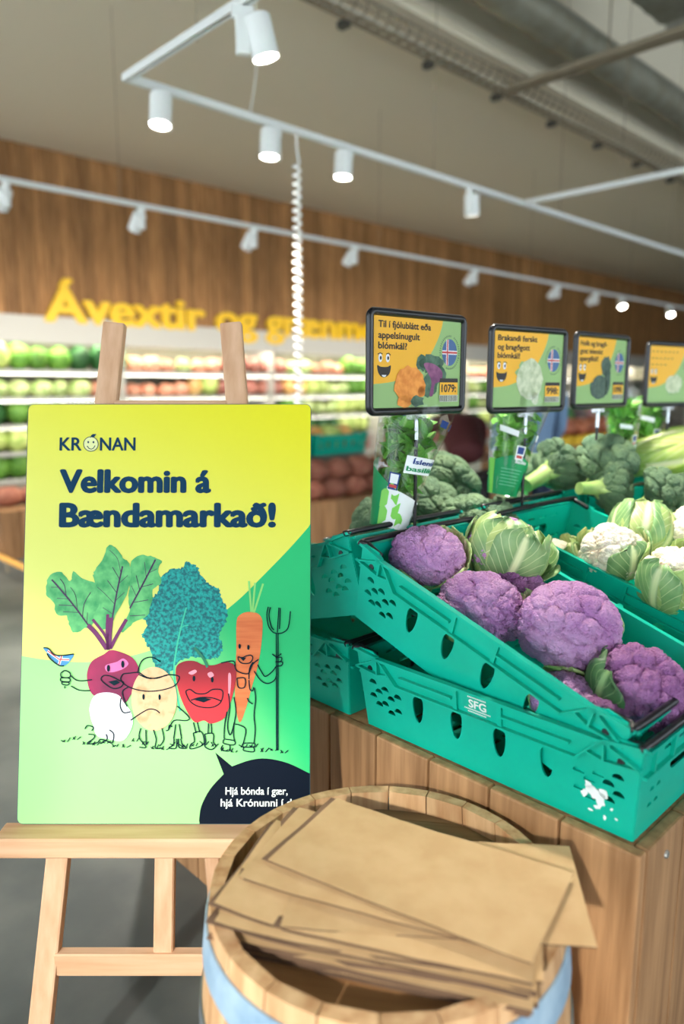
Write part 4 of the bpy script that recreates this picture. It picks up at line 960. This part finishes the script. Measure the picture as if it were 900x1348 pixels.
    for a in list(np.arange(-.3, 1.2, .14))+list(np.arange(1.5, 3.4, .14))+list(np.arange(4.4, 6.0, .14)):
        tk.append(([(fx+(rx+.005)*math.cos(a), fz+(rz+.005)*math.sin(a)), (fx+(rx+.0085)*math.cos(a), fz+(rz+.0085)*math.sin(a))], .0022))
    ly('roundel_lettering', [], printmat('sign_dgreen', (70, 96, 74)), 2, tk)
    g = random.Random(kind)
    def blob(u, v_, ru, rv, n=16, j=.12): return [U(u+ru*(1+g.uniform(-j, j))*math.cos(a), v_+rv*(1+g.uniform(-j, j))*math.sin(a)) for a in np.arange(0, 2*PI-.05, 2*PI/n)]
    if kind == 1:
        ly('leaf_picture', [blob(.53, .49, .06, .09, 14, .25), blob(.65, .50, .13, .10, 18, .25), blob(.62, .74, .09, .12, 14, .25), blob(.74, .60, .06, .10, 12, .3)], PLf, 4)
        ly('purple_picture', [[U(*p) for p in crom([(.55, .50), (.66, .50), (.76, .58), (.75, .68), (.68, .72), (.66, .84), (.62, .84), (.64, .70), (.60, .60)], 4)]], PV, 5)
        ly('orange_picture', [blob(.40, .73, .165, .20, 22, .09), blob(.35, .90, .08, .07, 12), blob(.53, .80, .04, .06, 10)], PO, 6)
        ly('leaf_picture', [blob(.49, .90, .065, .06, 10, .3)], PLf, 7)
    elif kind == 2:
        ly('leaf_picture', [blob(.45, .50, .12, .10, 18, .3), blob(.56, .84, .08, .08, 12, .3)], PG, 4)
        ly('cauliflower_picture', [blob(.52, .62, .18, .26, 24, .06), blob(.60, .86, .05, .09, 10, .1)], PCr, 5)
    elif kind == 3:
        ly('broccoli_picture', [blob(.47, .74, .17, .17, 20, .10), blob(.58, .42, .09, .14, 16, .15), blob(.62, .62, .06, .22, 14, .1)], PBr, 5)
    else:
        ly('produce_picture', [blob(.55, .66, .17, .16, 20, .1)], PCr, 5)
    if price:
        ly('price_bar', [[U(.735, .655), U(.945, .655), U(.945, .70), U(.735, .70)]], PB, 8)
        ly('price_panel', [[U(.735, .70), U(.945, .70), U(.945, .84), U(.735, .84)]], PY, 8)
        a = U(.752, .805); b = U(.925, .805); ly('price_lettering', [], PB, 9, (), [text_fit(price+':', a[0], b[0], a[1], .0165, .035)])
        bars = []; u = .735
        while u < .94:
            wd = g.uniform(.004, .014); bars.append([U(u, .845), U(u+wd, .845), U(u+wd, .91), U(u, .91)]); u += wd+g.uniform(.004, .01)
        ly('barcode_backing', [[U(.73, .84), U(.95, .84), U(.95, .915), U(.73, .915)]], printmat('sign_grey', (196, 206, 186)), 8); ly('barcode', bars, printmat('sign_bar', (110, 108, 104)), 9)
    return s
price_sign(1.265, -3, 1.390, [('Til í fjólublátt eða', .625, .145), ('appelsínugult', .505, .255), ('blómkál?', .37, .36)], '1079', 1, 'black framed price sign above the purple cauliflower, price 1079')
price_sign(1.714, -7, 1.383, [('Brakandi ferskt', .60, .145), ('og bragðgott', .50, .255), ('blómkál!', .37, .36)], '998', 2, 'black framed price sign above the white cauliflower, price 998')
price_sign(2.118, -3, 1.386, [('Hollt og bragð-', .58, .145), ('gott íslenskt', .50, .255), ('spergilkál!', .42, .36)], '1098', 3, 'black framed price sign with dark broccoli picture, third in the row')
price_sign(2.64, -10, 1.382, [('- - - - - - -', .60, .145), ('- - - - - -', .50, .255), ('- - - -', .37, .36)], None, 4, 'pale framed price sign cut off at the right picture edge')

# ---------------------------------------------------------------- basil in clear sleeves
def single_leaf(L_=.05, W=.032, cup=.35, bend=.5):
    v = []; uv = []; nu, nv = 7, 4
    for i in range(nu+1):
        s = i/nu; w = W/2*math.sin(PI*min(1, s*.9+.06))**.8*(1 if s < .95 else .3); a = bend*s
        for j in range(nv+1):
            q = j/nv*2-1; v.append((q*w, L_*s*math.cos(a*.5), L_*s*math.sin(a*.5)*-.6+cup*abs(q)**1.5*w)); uv.append((j/nv, s))
    f = [(i*(nv+1)+j, i*(nv+1)+j+1, (i+1)*(nv+1)+j+1, (i+1)*(nv+1)+j) for i in range(nu) for j in range(nv)]
    me = bpy.data.meshes.new('basil_leaf'); me.from_pydata(v, [], f); ul = me.uv_layers.new(name='UVMap')
    for lp in me.loops: ul.data[lp.index].uv = uv[lp.vertex_index]
    return finish(me, 180)
bl = [single_leaf(.062, .044, .4, .6), single_leaf(.052, .036, .5, .9), single_leaf(.068, .048, .3, .3)]
GB = printmat('sleeve_green', (14, 150, 88)); GLt = printmat('sleeve_lime', (132, 214, 90)); SW = printmat('sleeve_white', (238, 244, 242)); SB = printmat('sleeve_blue', (24, 60, 130))
def basil(loc, rot, kind, label, s=1.0):
    o = empty('basil_sleeve', loc, rot, label, 'basil bag', 'basil plants in clear printed sleeves'); o.scale = (s, s, s)
    H_ = .285
    def rad(z):
        t = z/H_; return (.042+.050*t, .036+.026*t)
    def sp(a, z, e=0):      # a=0 faces the viewer (-y)
        rx, ry = rad(z); wr = 1+.03*math.sin(a*5+z*30)
        return ((rx*wr+e)*math.sin(a), -(ry*wr+e)*math.cos(a), z)
    nz, na = 14, 28; v = []; f = []
    for i in range(nz+1):
        for j in range(na):
            z = H_*i/nz; p = sp(2*PI*j/na, z); v.append((p[0], p[1], z+(.012*math.sin(j*1.7) if i == nz else 0)))
    for i in range(nz):
        for j in range(na): f.append((i*na+j, i*na+(j+1) % na, (i+1)*na+(j+1) % na, (i+1)*na+j))
    f.append(tuple(range(na))[::-1])
    MB().add(v, f).build('film', FILM, o, smooth=180)
    def patch(name, a0, a1, zlo, zhi, m, e, n=10):
        """printed patch; zlo/zhi are functions of angle"""
        v = []; f = []
        for i in range(n+1):
            a = a0+(a1-a0)*i/n
            for q in range(5):
                z = zlo(a)+(zhi(a)-zlo(a))*q/4; v.append(sp(a, z, e))
        for i in range(n):
            for q in range(4): f.append((i*5+q, (i+1)*5+q, (i+1)*5+q+1, i*5+q+1))
        return MB().add(v, f).build(name, m, o, smooth=180)
    c = lambda k: (lambda a: k)
    if kind == 1:
        patch('sleeve_print', -2.4, .2, c(.002), lambda a: .075-.035*a, GB, .0006)
        patch('white_print', -.75, 1.5, c(.003), lambda a: .085-.012*a, SW, .0009)
        g = random.Random(4)
        for (a, z, w, h) in ((-.8, .05, .35, .030), (-.35, .062, .3, .022), (-.75, .012, .4, .030), (-.2, .03, .3, .026), (.1, .012, .35, .020), (-.5, .088, .25, .018)):
            patch('lime_print', a-w/2, a+w/2, (lambda zz_: (lambda q: zz_+.006*math.sin(q*9)))(z), (lambda zz_: (lambda q: zz_+.008*math.cos(q*8)))(z+h), GLt, .0014)
        patch('name_band', -.25, 1.15, lambda a: .132+.008*a, lambda a: .172+.006*a, SW, .0010)
        for (t, zc, a0, a1, m) in (('Íslensk', .155, .0, 1.0, SB), ('basilika', .138, -.18, 1.1, GB)):
            v2, f2 = text_fit(t, a0, a1, 0, .0105, .03)
            MB().add([sp(p[0], zc+p[1]+.008*p[0], .0022+p[2]) for p in v2], f2).build('sleeve_lettering', m, o)
        for a in (-.9, .55, 1.15): patch('blue_print', a, a+.35, lambda q: .252, lambda q: .268, SB, .001)
        patch('emblem', -.72, -.32, c(.088), c(.126), SB, .0014); patch('emblem_flag', -.67, -.37, c(.102), c(.123), SW, .0018); patch('emblem_stripe', -.67, -.37, c(.0925), c(.099), printmat('sign_red', (200, 70, 66)), .0018)
    else:
        patch('sleeve_print', -2.2, 1.6, c(.002), lambda a: .105+.012*math.cos(a*2), GB, .0006)
        patch('lime_print', -1.5, -1.1, c(.002), c(.10), GLt, .0010)
        v2, f2 = text_fit('Basilika', -.05, .62, 0, .0095, .03); MB().add([sp(p[0], .096+p[1], .0015+p[2]) for p in v2], f2).build('sleeve_lettering', SW, o)
        for q in range(6): patch('text_line', -.7, .5-.1*(q % 3), c(.075-.009*q), c(.0765-.009*q), printmat('sleeve_pale', (120, 206, 170)), .0012)
        patch('name_band', -.95, -.15, lambda a: .166-.012*a, lambda a: .182-.012*a, SW, .0012)
        patch('name_band', .75, 1.2, c(.165), c(.185), SW, .0012)
        patch('emblem', -.12, .32, c(.105), c(.145), SW, .0016); patch('emblem_flag', -.06, .26, c(.122), c(.142), SB, .002); patch('emblem_stripe', -.06, .26, c(.110), c(.118), printmat('sign_red', (200, 70, 66)), .002)
    g = random.Random(int(loc[0]*1000))
    MB().lathe([(0, .004), (.026, .004), (.032, .06), (.03, .062), (0, .055)], 14).build('pot', mat('pot_brown', (70, 52, 40), .7), o)
    for q in range(7):
        a = g.uniform(0, 6.28); r0 = g.uniform(0, .02); r1 = g.uniform(.02, .045)
        MB().tube([(r0*math.cos(a), r0*math.sin(a)*.6, .05), (r1*math.cos(a), r1*math.sin(a)*.55, .20)], .0022, 5).build('stem', BROCS, o)
    q = 0; tries = 0
    while q < 100 and tries < 3000:
        tries += 1
        z = g.uniform(.075, .245); a = g.uniform(0, 6.28); rx, ry = rad(z); k = g.uniform(0, .8)
        p = Vector((rx*k*math.cos(a), ry*k*math.sin(a), z)); e = Euler((g.uniform(-.3, 1.5), g.uniform(-.4, .4), g.uniform(0, 6.28)))
        tip = p + e.to_matrix() @ Vector((0, .052, 0)); sid = [p + e.to_matrix() @ Vector((sx*.022, .03, 0)) for sx in (-1, 1)]
        def inside(t_):
            r2 = rad(max(t_.z, 0)); return (t_.x/r2[0])**2+(t_.y/r2[1])**2 < .86 and t_.z < .275
        if not (inside(tip) and inside(sid[0]) and inside(sid[1])): continue
        put('basil_leaf', bl[q % 3], BASIL, o, p, e); q += 1
    return o
basil((1.222, 1.108, 1.130), (R(-4), R(16), R(-25)), 1, 'basil in a clear sleeve with white and lime print, behind first price sign')
basil((1.680, 1.105, 1.160), (R(-4), R(12), R(-30)), 2, 'basil in a clear sleeve with dark green print, behind second price sign', .95)
basil((2.62, 1.13, 1.16), (0, R(3), R(-30)), 2, 'basil in a clear sleeve below the price sign at the right edge')
basil((2.45, 1.13, 1.16), (0, R(-3), R(-10)), 2, 'basil in a clear sleeve left of the right-edge price sign post', .9)

# ---------------------------------------------------------------- barrel
BX, BY, BZ = .757, .683, .700
RT, RM = .268, .290
barrel = empty('wooden_barrel', (BX, BY, 0), label='oak barrel with blue metal hoops in front of the display stand', cat='barrel')
NS = 22
def br(z): t = (z/BZ)*2-1; return RT+(RM-RT)*(1-t*t)
def stave_mesh():
    mb = MB(); n = 10; a = PI/NS-.004; v = []; f = []; th = .021
    for i in range(n+1):
        z = BZ*i/n; r = br(z)
        for (rr_, aa) in ((r, -a), (r, 0), (r, a), (r-th, a), (r-th, -a)): v.append((rr_*math.cos(aa), rr_*math.sin(aa), z))
    for i in range(n):
        for j in range(5): f.append((i*5+j, i*5+(j+1) % 5, (i+1)*5+(j+1) % 5, (i+1)*5+j))
    f.append(tuple(range(5))[::-1]); f.append(tuple(n*5+j for j in range(5)))
    return mb.add(v, f).mesh('stave')
sm = stave_mesh()
for i in range(NS): put('stave', sm, W_oak, barrel, None, (0, 0, 2*PI*i/NS))
HOOP = mat('hoop_blue', (170, 194, 212), .5, (132, 162, 188), scale=(9, 9, 9), nscale=2, metal=.15)
HOOPG = mat('hoop_grey', (150, 158, 162), .45, (116, 124, 130), scale=(9, 9, 9), metal=.5)
RIV = mat('rivet', (80, 104, 130), .5, metal=.4)
for k, (z1, z0_) in enumerate(((.672, .617), (.545, .510), (.19, .155), (.083, .028))):
    mb = MB(); zs_ = np.linspace(z1, z0_, 4)
    mb.lathe([(br(z_)+.0035, z_) for z_ in zs_]+[(br(z_)+.0005, z_) for z_ in zs_[::-1]]+[(br(z1)+.0035, z1)], 64)
    h = mb.build('hoop', HOOP if k in (0, 3) else HOOPG, barrel, smooth=40)
    for dz in (.3, .7): MB().lathe([(0, .003), (.004, .0025), (.0055, 0)], 10).build('rivet', RIV, h, ((br(z1)+.003)*math.cos(R(195)), (br(z1)+.003)*math.sin(R(195)), z1+(z0_-z1)*dz), (0, R(90), R(195)))
HZ = .662; hr = RT-.018
rots = R(20); wd = [.10, .085, .095, .09, .10, .085]; t = -hr
for k, w in enumerate(wd):
    a, b = t, min(t+w, hr); t += w
    if a >= hr: break
    n = 8; pts = []
    for i in range(n+1): s = a+(b-.0012-a)*i/n; pts.append((math.sqrt(max(hr*hr-s*s, 0)), s))
    for i in range(n+1): s = b-.0012-(b-.0012-a)*i/n; pts.append((-math.sqrt(max(hr*hr-s*s, 0)), s))
    v, f = plate([pts], .02)
    MB().add([(p[0], p[1], p[2]+HZ-.01) for p in v], f).build('head_plank', W_headgrey if k in (4, 5) else W_head, barrel, None, (0, 0, R(-52)))

# ---------------------------------------------------------------- paper bags
KRAFT = mat('kraft', (212, 176, 130), .75, (202, 164, 118), scale=(10, 10, 10), nscale=2, detail=6, bump=.12, bscale=18, spec=.25, rand=.06)
KRAFTD = mat('kraft_shaded', (138, 108, 86), .8, (118, 92, 74), scale=(10, 10, 10), spec=.2)  # kraft darkened to paint in the shade of the gusset folds
GBG = 'flat brown paper bags stacked on the barrel'
def bag(x, y, z, ang, label, seed, L_=.44, W=.215, gap=.0012, lift=.0, sag=0.0, tilt=0):
    g = random.Random(seed); nu, nv = 22, 8; ph = [g.uniform(0, 6) for _ in range(4)]
    def zt(u, w_): return .0006*math.sin(u*7+ph[0])+.0006*math.sin(w_*4+ph[1]+u*3)+.0003*math.sin(u*17+ph[2])*w_ + lift*max(0, -u-.35)**2*1.6*(.5+.5*abs(w_)) - sag*max(0, u-.55)**2
    o = empty('paper_bag', (x, y, z), (0, R(tilt), R(ang)), label, 'paper bag', GBG)
    T = []; Bt = []
    for i in range(nu+1):
        u = i/nu*2-1
        for j in range(nv+1):
            w_ = j/nv*2-1; b0 = zt(u, w_)
            T.append((u*L_/2, w_*W/2, b0+gap+gap*.6*max(0, -u)*(1-w_*w_)+lift*.35*max(0, -u-.4)*(1-w_*w_))); Bt.append((u*L_/2-(.012 if i == 0 else 0), w_*W/2, b0*.9))
    q = lambda i, j: i*(nv+1)+j
    F1 = [(q(i, j), q(i+1, j), q(i+1, j+1), q(i, j+1)) for i in range(nu) for j in range(nv)]
    MB().add(T, F1).build('upper_sheet', KRAFT, o, smooth=180)
    MB().add(Bt, [t_[::-1] for t_ in F1]).build('lower_sheet', KRAFTD, o, smooth=180)
    mb = MB(); n0 = len(T)
    for jj in (0, nv):
        vs_ = []
        for i in range(nu+1):
            a_, b_ = Vector(T[q(i, jj)]), Vector(Bt[q(i, jj)]); m_ = (a_+b_)/2; m_.y *= .80; vs_ += [a_, m_, b_]
        mb.add(vs_, [(3*i+k, 3*i+k+1, 3*i+4+k, 3*i+3+k) for i in range(nu) for k in (0, 1)])
    mb.build('gusset', KRAFTD, o)
    mb = MB(); e = [T[q(nu, j)] for j in range(nv+1)]; e2 = [Bt[q(nu, j)] for j in range(nv+1)]
    mb.add(e+e2, [(j, j+1, nv+2+j, nv+1+j) for j in range(nv)]); mb.build('bottom_fold', KRAFT, o)
zb = .666
angs = [-63, -61, -64, -60, -65, -62, -59, -63.5]
for i, a in enumerate(angs):
    bag(.708+.004*math.sin(i*2.1), .640+.004*math.cos(i*1.7), zb, a, 'flat brown paper bag in the lower stack on the barrel', 40+i, lift=.002+.003*i, gap=.0075 if i < 5 else .004, tilt=-4.2+.25*i); zb += .0082 if i < 5 else .005
bag(.775, .600, zb+.003, -52, 'brown paper bag second from the top, corner jutting towards the stand', 60, L_=.42, gap=.0016, tilt=-2.2); zb += .0045
bag(.742, .665, zb+.004, -68, 'brown paper bag just under the topmost one on the barrel', 61, L_=.40, W=.20, gap=.0022, lift=.006, tilt=-2.2); zb += .0048
bag(.770, .630, zb+.007, -76, 'topmost brown paper bag lying across the stack on the barrel', 62, L_=.41, W=.20, gap=.002, lift=.006, tilt=-2)

# ---------------------------------------------------------------- produce islands and shoppers in the middle distance
def island(x, y, w, dpt, h, label):
    o = empty('produce_island', (x, y, 0), label=label, cat='display table')
    n = int(w/.15); me = MB().box((0, 0, h/2), (w/n-.006, .024, h), .004).mesh('plank')
    for i in range(n):
        for s in (-1, 1): put('plank', me, W_pine, o, (-w/2+(i+.5)*w/n, s*dpt/2, 0))
    n2 = int(dpt/.15); me2 = MB().box((0, 0, h/2), (.024, dpt/n2-.006, h), .004).mesh('plank')
    for i in range(n2):
        for s in (-1, 1): put('plank', me2, W_pine, o, (s*w/2, -dpt/2+(i+.5)*dpt/n2, 0))
    MB().box((0, 0, h-.01), (w-.03, dpt-.03, .02)).build('table_top', W_pine, o)
    return o
SACK = mat('sack_red', (150, 84, 66), .7, (176, 116, 92), scale=(26, 26, 26), rand=.2)
sack_me = [lump(300+i, 30, .18, 2, (.14, .10, .085)) for i in range(2)]
for me in sack_me: me.materials.append(SACK)
island(4.15, 4.55, 1.5, .75, .56, 'low wooden display table with sacks behind the first basil bag')
def stack(x0, y, n, rows, z0, cat, label, grp, meshes, dx=.25, dz=.155, dy=0):
    for r in range(rows):
        for i in range(n):
            o = put(cat.replace(' ', '_'), meshes[(i+r) % 2], None, None, (x0+i*dx+(.06 if r % 2 else 0), y+dy*r, z0+.085+r*dz), (0, 0, random.Random(i*9+r).uniform(-.3, .3)))
            tag(o, label, cat, grp)
stack(3.56, 4.30, 5, 2, .56, 'potato sack', 'reddish brown net sack of potatoes on the low table beside the board', 'potato sacks on the low table', sack_me)
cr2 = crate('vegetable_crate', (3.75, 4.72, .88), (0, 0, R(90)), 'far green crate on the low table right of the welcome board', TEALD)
stack2 = MB().box((0, 0, 0), (1.3, .3, .32)).mesh('riser')
tag(put('riser_shelf', stack2, CASEG, None, (4.1, 4.74, .72)), 'grey riser shelf on the low table with sacks', 'shelf')
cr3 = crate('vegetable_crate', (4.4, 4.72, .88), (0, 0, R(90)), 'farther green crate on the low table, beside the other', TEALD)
for i, (x, k) in enumerate(((3.6, 'cabbage'), (3.78, 'pepper_bag'), (3.95, 'cabbage'), (4.25, 'pepper_bag'), (4.42, 'cabbage'), (4.6, 'pepper_bag'))):
    tag(put(k, far_mesh[k][0], None, None, (x, 4.72, 1.0)), ('%s in the far green crate beside the welcome board' if x < 4.1 else '%s in the farther green crate beside the welcome board') % desc[k], 'cabbage' if k == 'cabbage' else 'peppers', 'produce in the far green crates')
island(7.6, 4.05, 2.6, .7, .86, 'long wooden display table with brown sacks and flowers behind third price sign')
SACK2 = mat('sack_orange', (196, 116, 74), .6, (156, 86, 60), scale=(26, 26, 26), rand=.2)
sack2 = [lump(320+i, 30, .18, 2, (.15, .11, .10)) for i in range(2)]
for me in sack2: me.materials.append(SACK2)
stack(6.5, 3.9, 8, 1, .95, 'onion sack', 'orange-brown sack of onions on the table behind third price sign', 'onion sacks on the far table', sack2, .28)
YC = mat('yellow_crate', (232, 186, 40), .5)
for i in range(4):
    c = empty('yellow_tray', (6.62+i*.62, 3.9, .86), label='shallow yellow tray under orange sacks, %s from the left' % ordw[i], cat='tray', group='yellow trays on the far table')
    MB().box((0, 0, .008), (.58, .36, .014)).build('tray_floor', YC, c)
    for s in (-1, 1):
        MB().box((0, s*.175, .05), (.58, .012, .09)).build('tray_side', YC, c); MB().box((s*.285, 0, .05), (.012, .36, .09)).build('tray_end', YC, c)
FLW = [mat('flower_pink', (214, 120, 150), .6, (70, 120, 60), scale=(60, 60, 60)), mat('flower_green', (84, 140, 70), .6, (40, 96, 44), scale=(60, 60, 60)), mat('flower_purple', (120, 60, 96), .6, (70, 110, 60), scale=(60, 60, 60))]
pl = [lump(340+i, 50, .3, 3, (.12, .12, .12)) for i in range(3)]
for i in range(9):
    o = empty('potted_plant', (6.4+i*.28, 4.2, .86), label='%s potted plant on the far table, %s from the left' % (['pink flowering', 'green leafy', 'purple flowering'][i % 3], ordw[i]), cat='plant', group='potted plants on the far table')
    MB().lathe([(0, 0), (.06, 0), (.08, .13), (.072, .13), (0, .11)], 14).build('pot', mat('pot_clay', (150, 92, 66), .7), o, smooth=40)
    put('foliage', pl[i % 3], FLW[i % 3], o, (0, 0, .25))

# low plinth and bumper rail seen left of the board
pr_ = empty('bumper_rail', (2.03, 5.8, 0), label='low orange-yellow bumper rail on the floor left of the welcome board', cat='rail')
MB().tube([(0, -.75, .10), (0, .9, .10)], .022, 10).build('rail', mat('rail_wood', (226, 164, 78), .5), pr_)
for dy in (-.7, .1, .85): MB().tube([(0, dy, 0), (0, dy, .10)], .014, 8).build('rail_post', STEELD, pr_)
lb = island(2.75, 6.6, 1.2, .6, .42, 'low brown display table left of the welcome board')
stack(2.32, 6.6, 5, 1, .42, 'root sack', 'dark brown sack of roots on the table left of the welcome board', 'root sacks on the left table', [sack_me[0], sack_me[1]], .22)

# people
def skin_body(name, joints, edges, root, m, parent, sub=2):
    me = bpy.data.meshes.new(name); names = list(joints); idx = {n_: i for i, n_ in enumerate(names)}
    me.from_pydata([joints[n_][0] for n_ in names], [(idx[a], idx[b]) for a, b in edges], [])
    o = put(name, me, m, parent)
    md = o.modifiers.new('skin', 'SKIN'); md.use_smooth_shade = True
    for i, n_ in enumerate(names):
        r_ = joints[n_][1]; me.skin_vertices[0].data[i].radius = r_ if isinstance(r_, tuple) else (r_, r_)
        me.skin_vertices[0].data[i].use_root = (n_ == root)
    s_ = o.modifiers.new('sub', 'SUBSURF'); s_.levels = sub; s_.render_levels = sub
    return o
SKIN = mat('skin', (214, 168, 140), .55)
def head(parent, loc, rz, hair, tilt=0):
    h = empty('h'); bpy.data.objects.remove(h)
    M_ = Matrix.Translation(loc) @ Matrix.Rotation(rz, 4, 'Z') @ Matrix.Rotation(tilt, 4, 'X')
    P_, F_ = ico(3)
    V = []
    for p in P_:
        x, y, z_ = p; x *= .075; y *= .095; z_ *= .12
        if z_ < -.03: x *= 1+(z_+.03)*2.5; y *= 1+(z_+.03)*1.0
        if y < -.06 and abs(p[0]) < .18 and abs(p[2]+.1) < .22: y -= .022*(1-abs(p[0])/.18)
        V.append((x, y, z_))
    hd = MB().add(V, F_, M_).build('head', SKIN, parent, smooth=180)
    e = MB()
    for sx in (-1, 1): e.lathe([(0, .004), (.010, .002), (.012, 0)], 10, M=M_ @ Matrix.Translation((sx*.03, -.086, .008)) @ Matrix.Rotation(R(90), 4, 'X'))
    e.build('eyes', INK, hd); MB().box((0, -.088, -.055), (.045, .006, .008), 0, M_).build('mouth', mat('lip', (170, 90, 84), .5), hd)
    e = MB()
    for sx in (-1, 1): e.lathe([(0, .008), (.018, .006), (.022, 0)], 10, M=M_ @ Matrix.Translation((sx*.072, .005, -.005)) @ Matrix.Rotation(sx*R(90), 4, 'Y'))
    e.build('ears', SKIN, hd)
    V = [(p[0]*.084, p[1]*.104+.010, p[2]*.13+.014) for p in P_]; keep = [f_ for f_ in F_ if all(not (V[i][1] < -.03 and V[i][2] < .055) and V[i][2] > -.09 for i in f_)]
    MB().add(V, keep, M_).build('hair', hair, hd, smooth=180)
def hand(mb, wrist, d, side):
    w = Vector(wrist); d = Vector(d).normalized(); s = Vector(side).normalized()
    mb.tube([w-d*.02, w+d*.03, w+d*.08], [.026, .034, .034], 8, ell=(.6, 1))
    for k, (o_, l_) in enumerate(((-.027, .065), (-.009, .078), (.009, .074), (.027, .058))):
        b_ = w+d*.075+s*o_; mb.tube([b_, b_+d*l_*.5, b_+d*l_+Vector((0, 0, -.015))], [.010, .009, .007], 6)
    b_ = w+d*.03+s*.03; mb.tube([b_, b_+d*.03+s*.02, b_+d*.06+s*.025], [.012, .010, .008], 6)
def person(loc, rz, label, top, legs, hair, bend=0, shoe=BLACK):
    o = empty('person', loc, (0, 0, R(rz)), label, 'person')
    c, s = math.cos(bend), math.sin(bend)
    def T_(x, y, z_):   # bend the trunk forward (towards -y) about the hip
        y0, z0_ = y, z_-.95; return (x, y0*c-z0_*s, .95+y0*s+z0_*c)
    J = {'pelvis': ((0, 0, .95), (.16, .12)), 'waist': (T_(0, 0, 1.10), (.145, .10)), 'chest': (T_(0, .01, 1.30), (.18, .115)), 'shoulders': (T_(0, .01, 1.43), (.13, .08)), 'neck': (T_(0, 0, 1.52), .05)}
    E_ = [('pelvis', 'waist'), ('waist', 'chest'), ('chest', 'shoulders'), ('shoulders', 'neck')]
    for q, sx in (('l', -1), ('r', 1)):
        sh = T_(sx*.19, .01, 1.42); el = (sh[0]+sx*.05, sh[1]-.06-.2*s, sh[2]-.27+.05*s); wr = (sh[0]-sx*.0, sh[1]-.22-.28*s, sh[2]-.42+.1*s)
        J['sh'+q] = (sh, .066); J['el'+q] = (el, .052); J['wr'+q] = (wr, .036)
        E_ += [('shoulders', 'sh'+q), ('sh'+q, 'el'+q), ('el'+q, 'wr'+q)]
        mb = MB(); hand(mb, wr, (0, -.8, -.45), (-sx, 0, 0)); mb.build('hand', SKIN, o, smooth=180)
    skin_body('jacket', J, E_, 'pelvis', top, o)
    L_ = {'hip': ((0, .0, .93), (.15, .115))}; E2 = []
    for q, sx in (('l', -1), ('r', 1)):
        L_['th'+q] = ((sx*.09, 0, .82), .088); L_['kn'+q] = ((sx*.10, -.02, .48), .060); L_['an'+q] = ((sx*.10, .03, .09), .046)
        E2 += [('hip', 'th'+q), ('th'+q, 'kn'+q), ('kn'+q, 'an'+q)]
        MB().tube([(sx*.10, .07, .045), (sx*.10, .02, .05), (sx*.10, -.08, .04), (sx*.10, -.16, .03)], [.035, .045, .042, .028], 10, ell=(1, 1)).build('shoe', shoe, o, smooth=180)
    skin_body('trousers', L_, E2, 'hip', legs, o)
    hp = T_(0, -.03, 1.66); head(o, hp, 0, hair, bend*.8)
    return o
person((4.28, 3.10, 0), 140, 'shopper in a dark maroon jacket bending forward between first two price signs', mat('maroon', (74, 24, 26), .8), mat('dark_trousers', (34, 30, 34), .8), mat('hair_dark', (40, 28, 22), .6), R(62))
person((4.52, 2.74, 0), 150, 'shopper in blue-grey jacket and navy trousers mostly hidden behind second price sign', mat('bluegrey', (112, 140, 172), .8), mat('navy_trousers', (30, 44, 72), .8), mat('hair_brown', (90, 62, 42), .6))
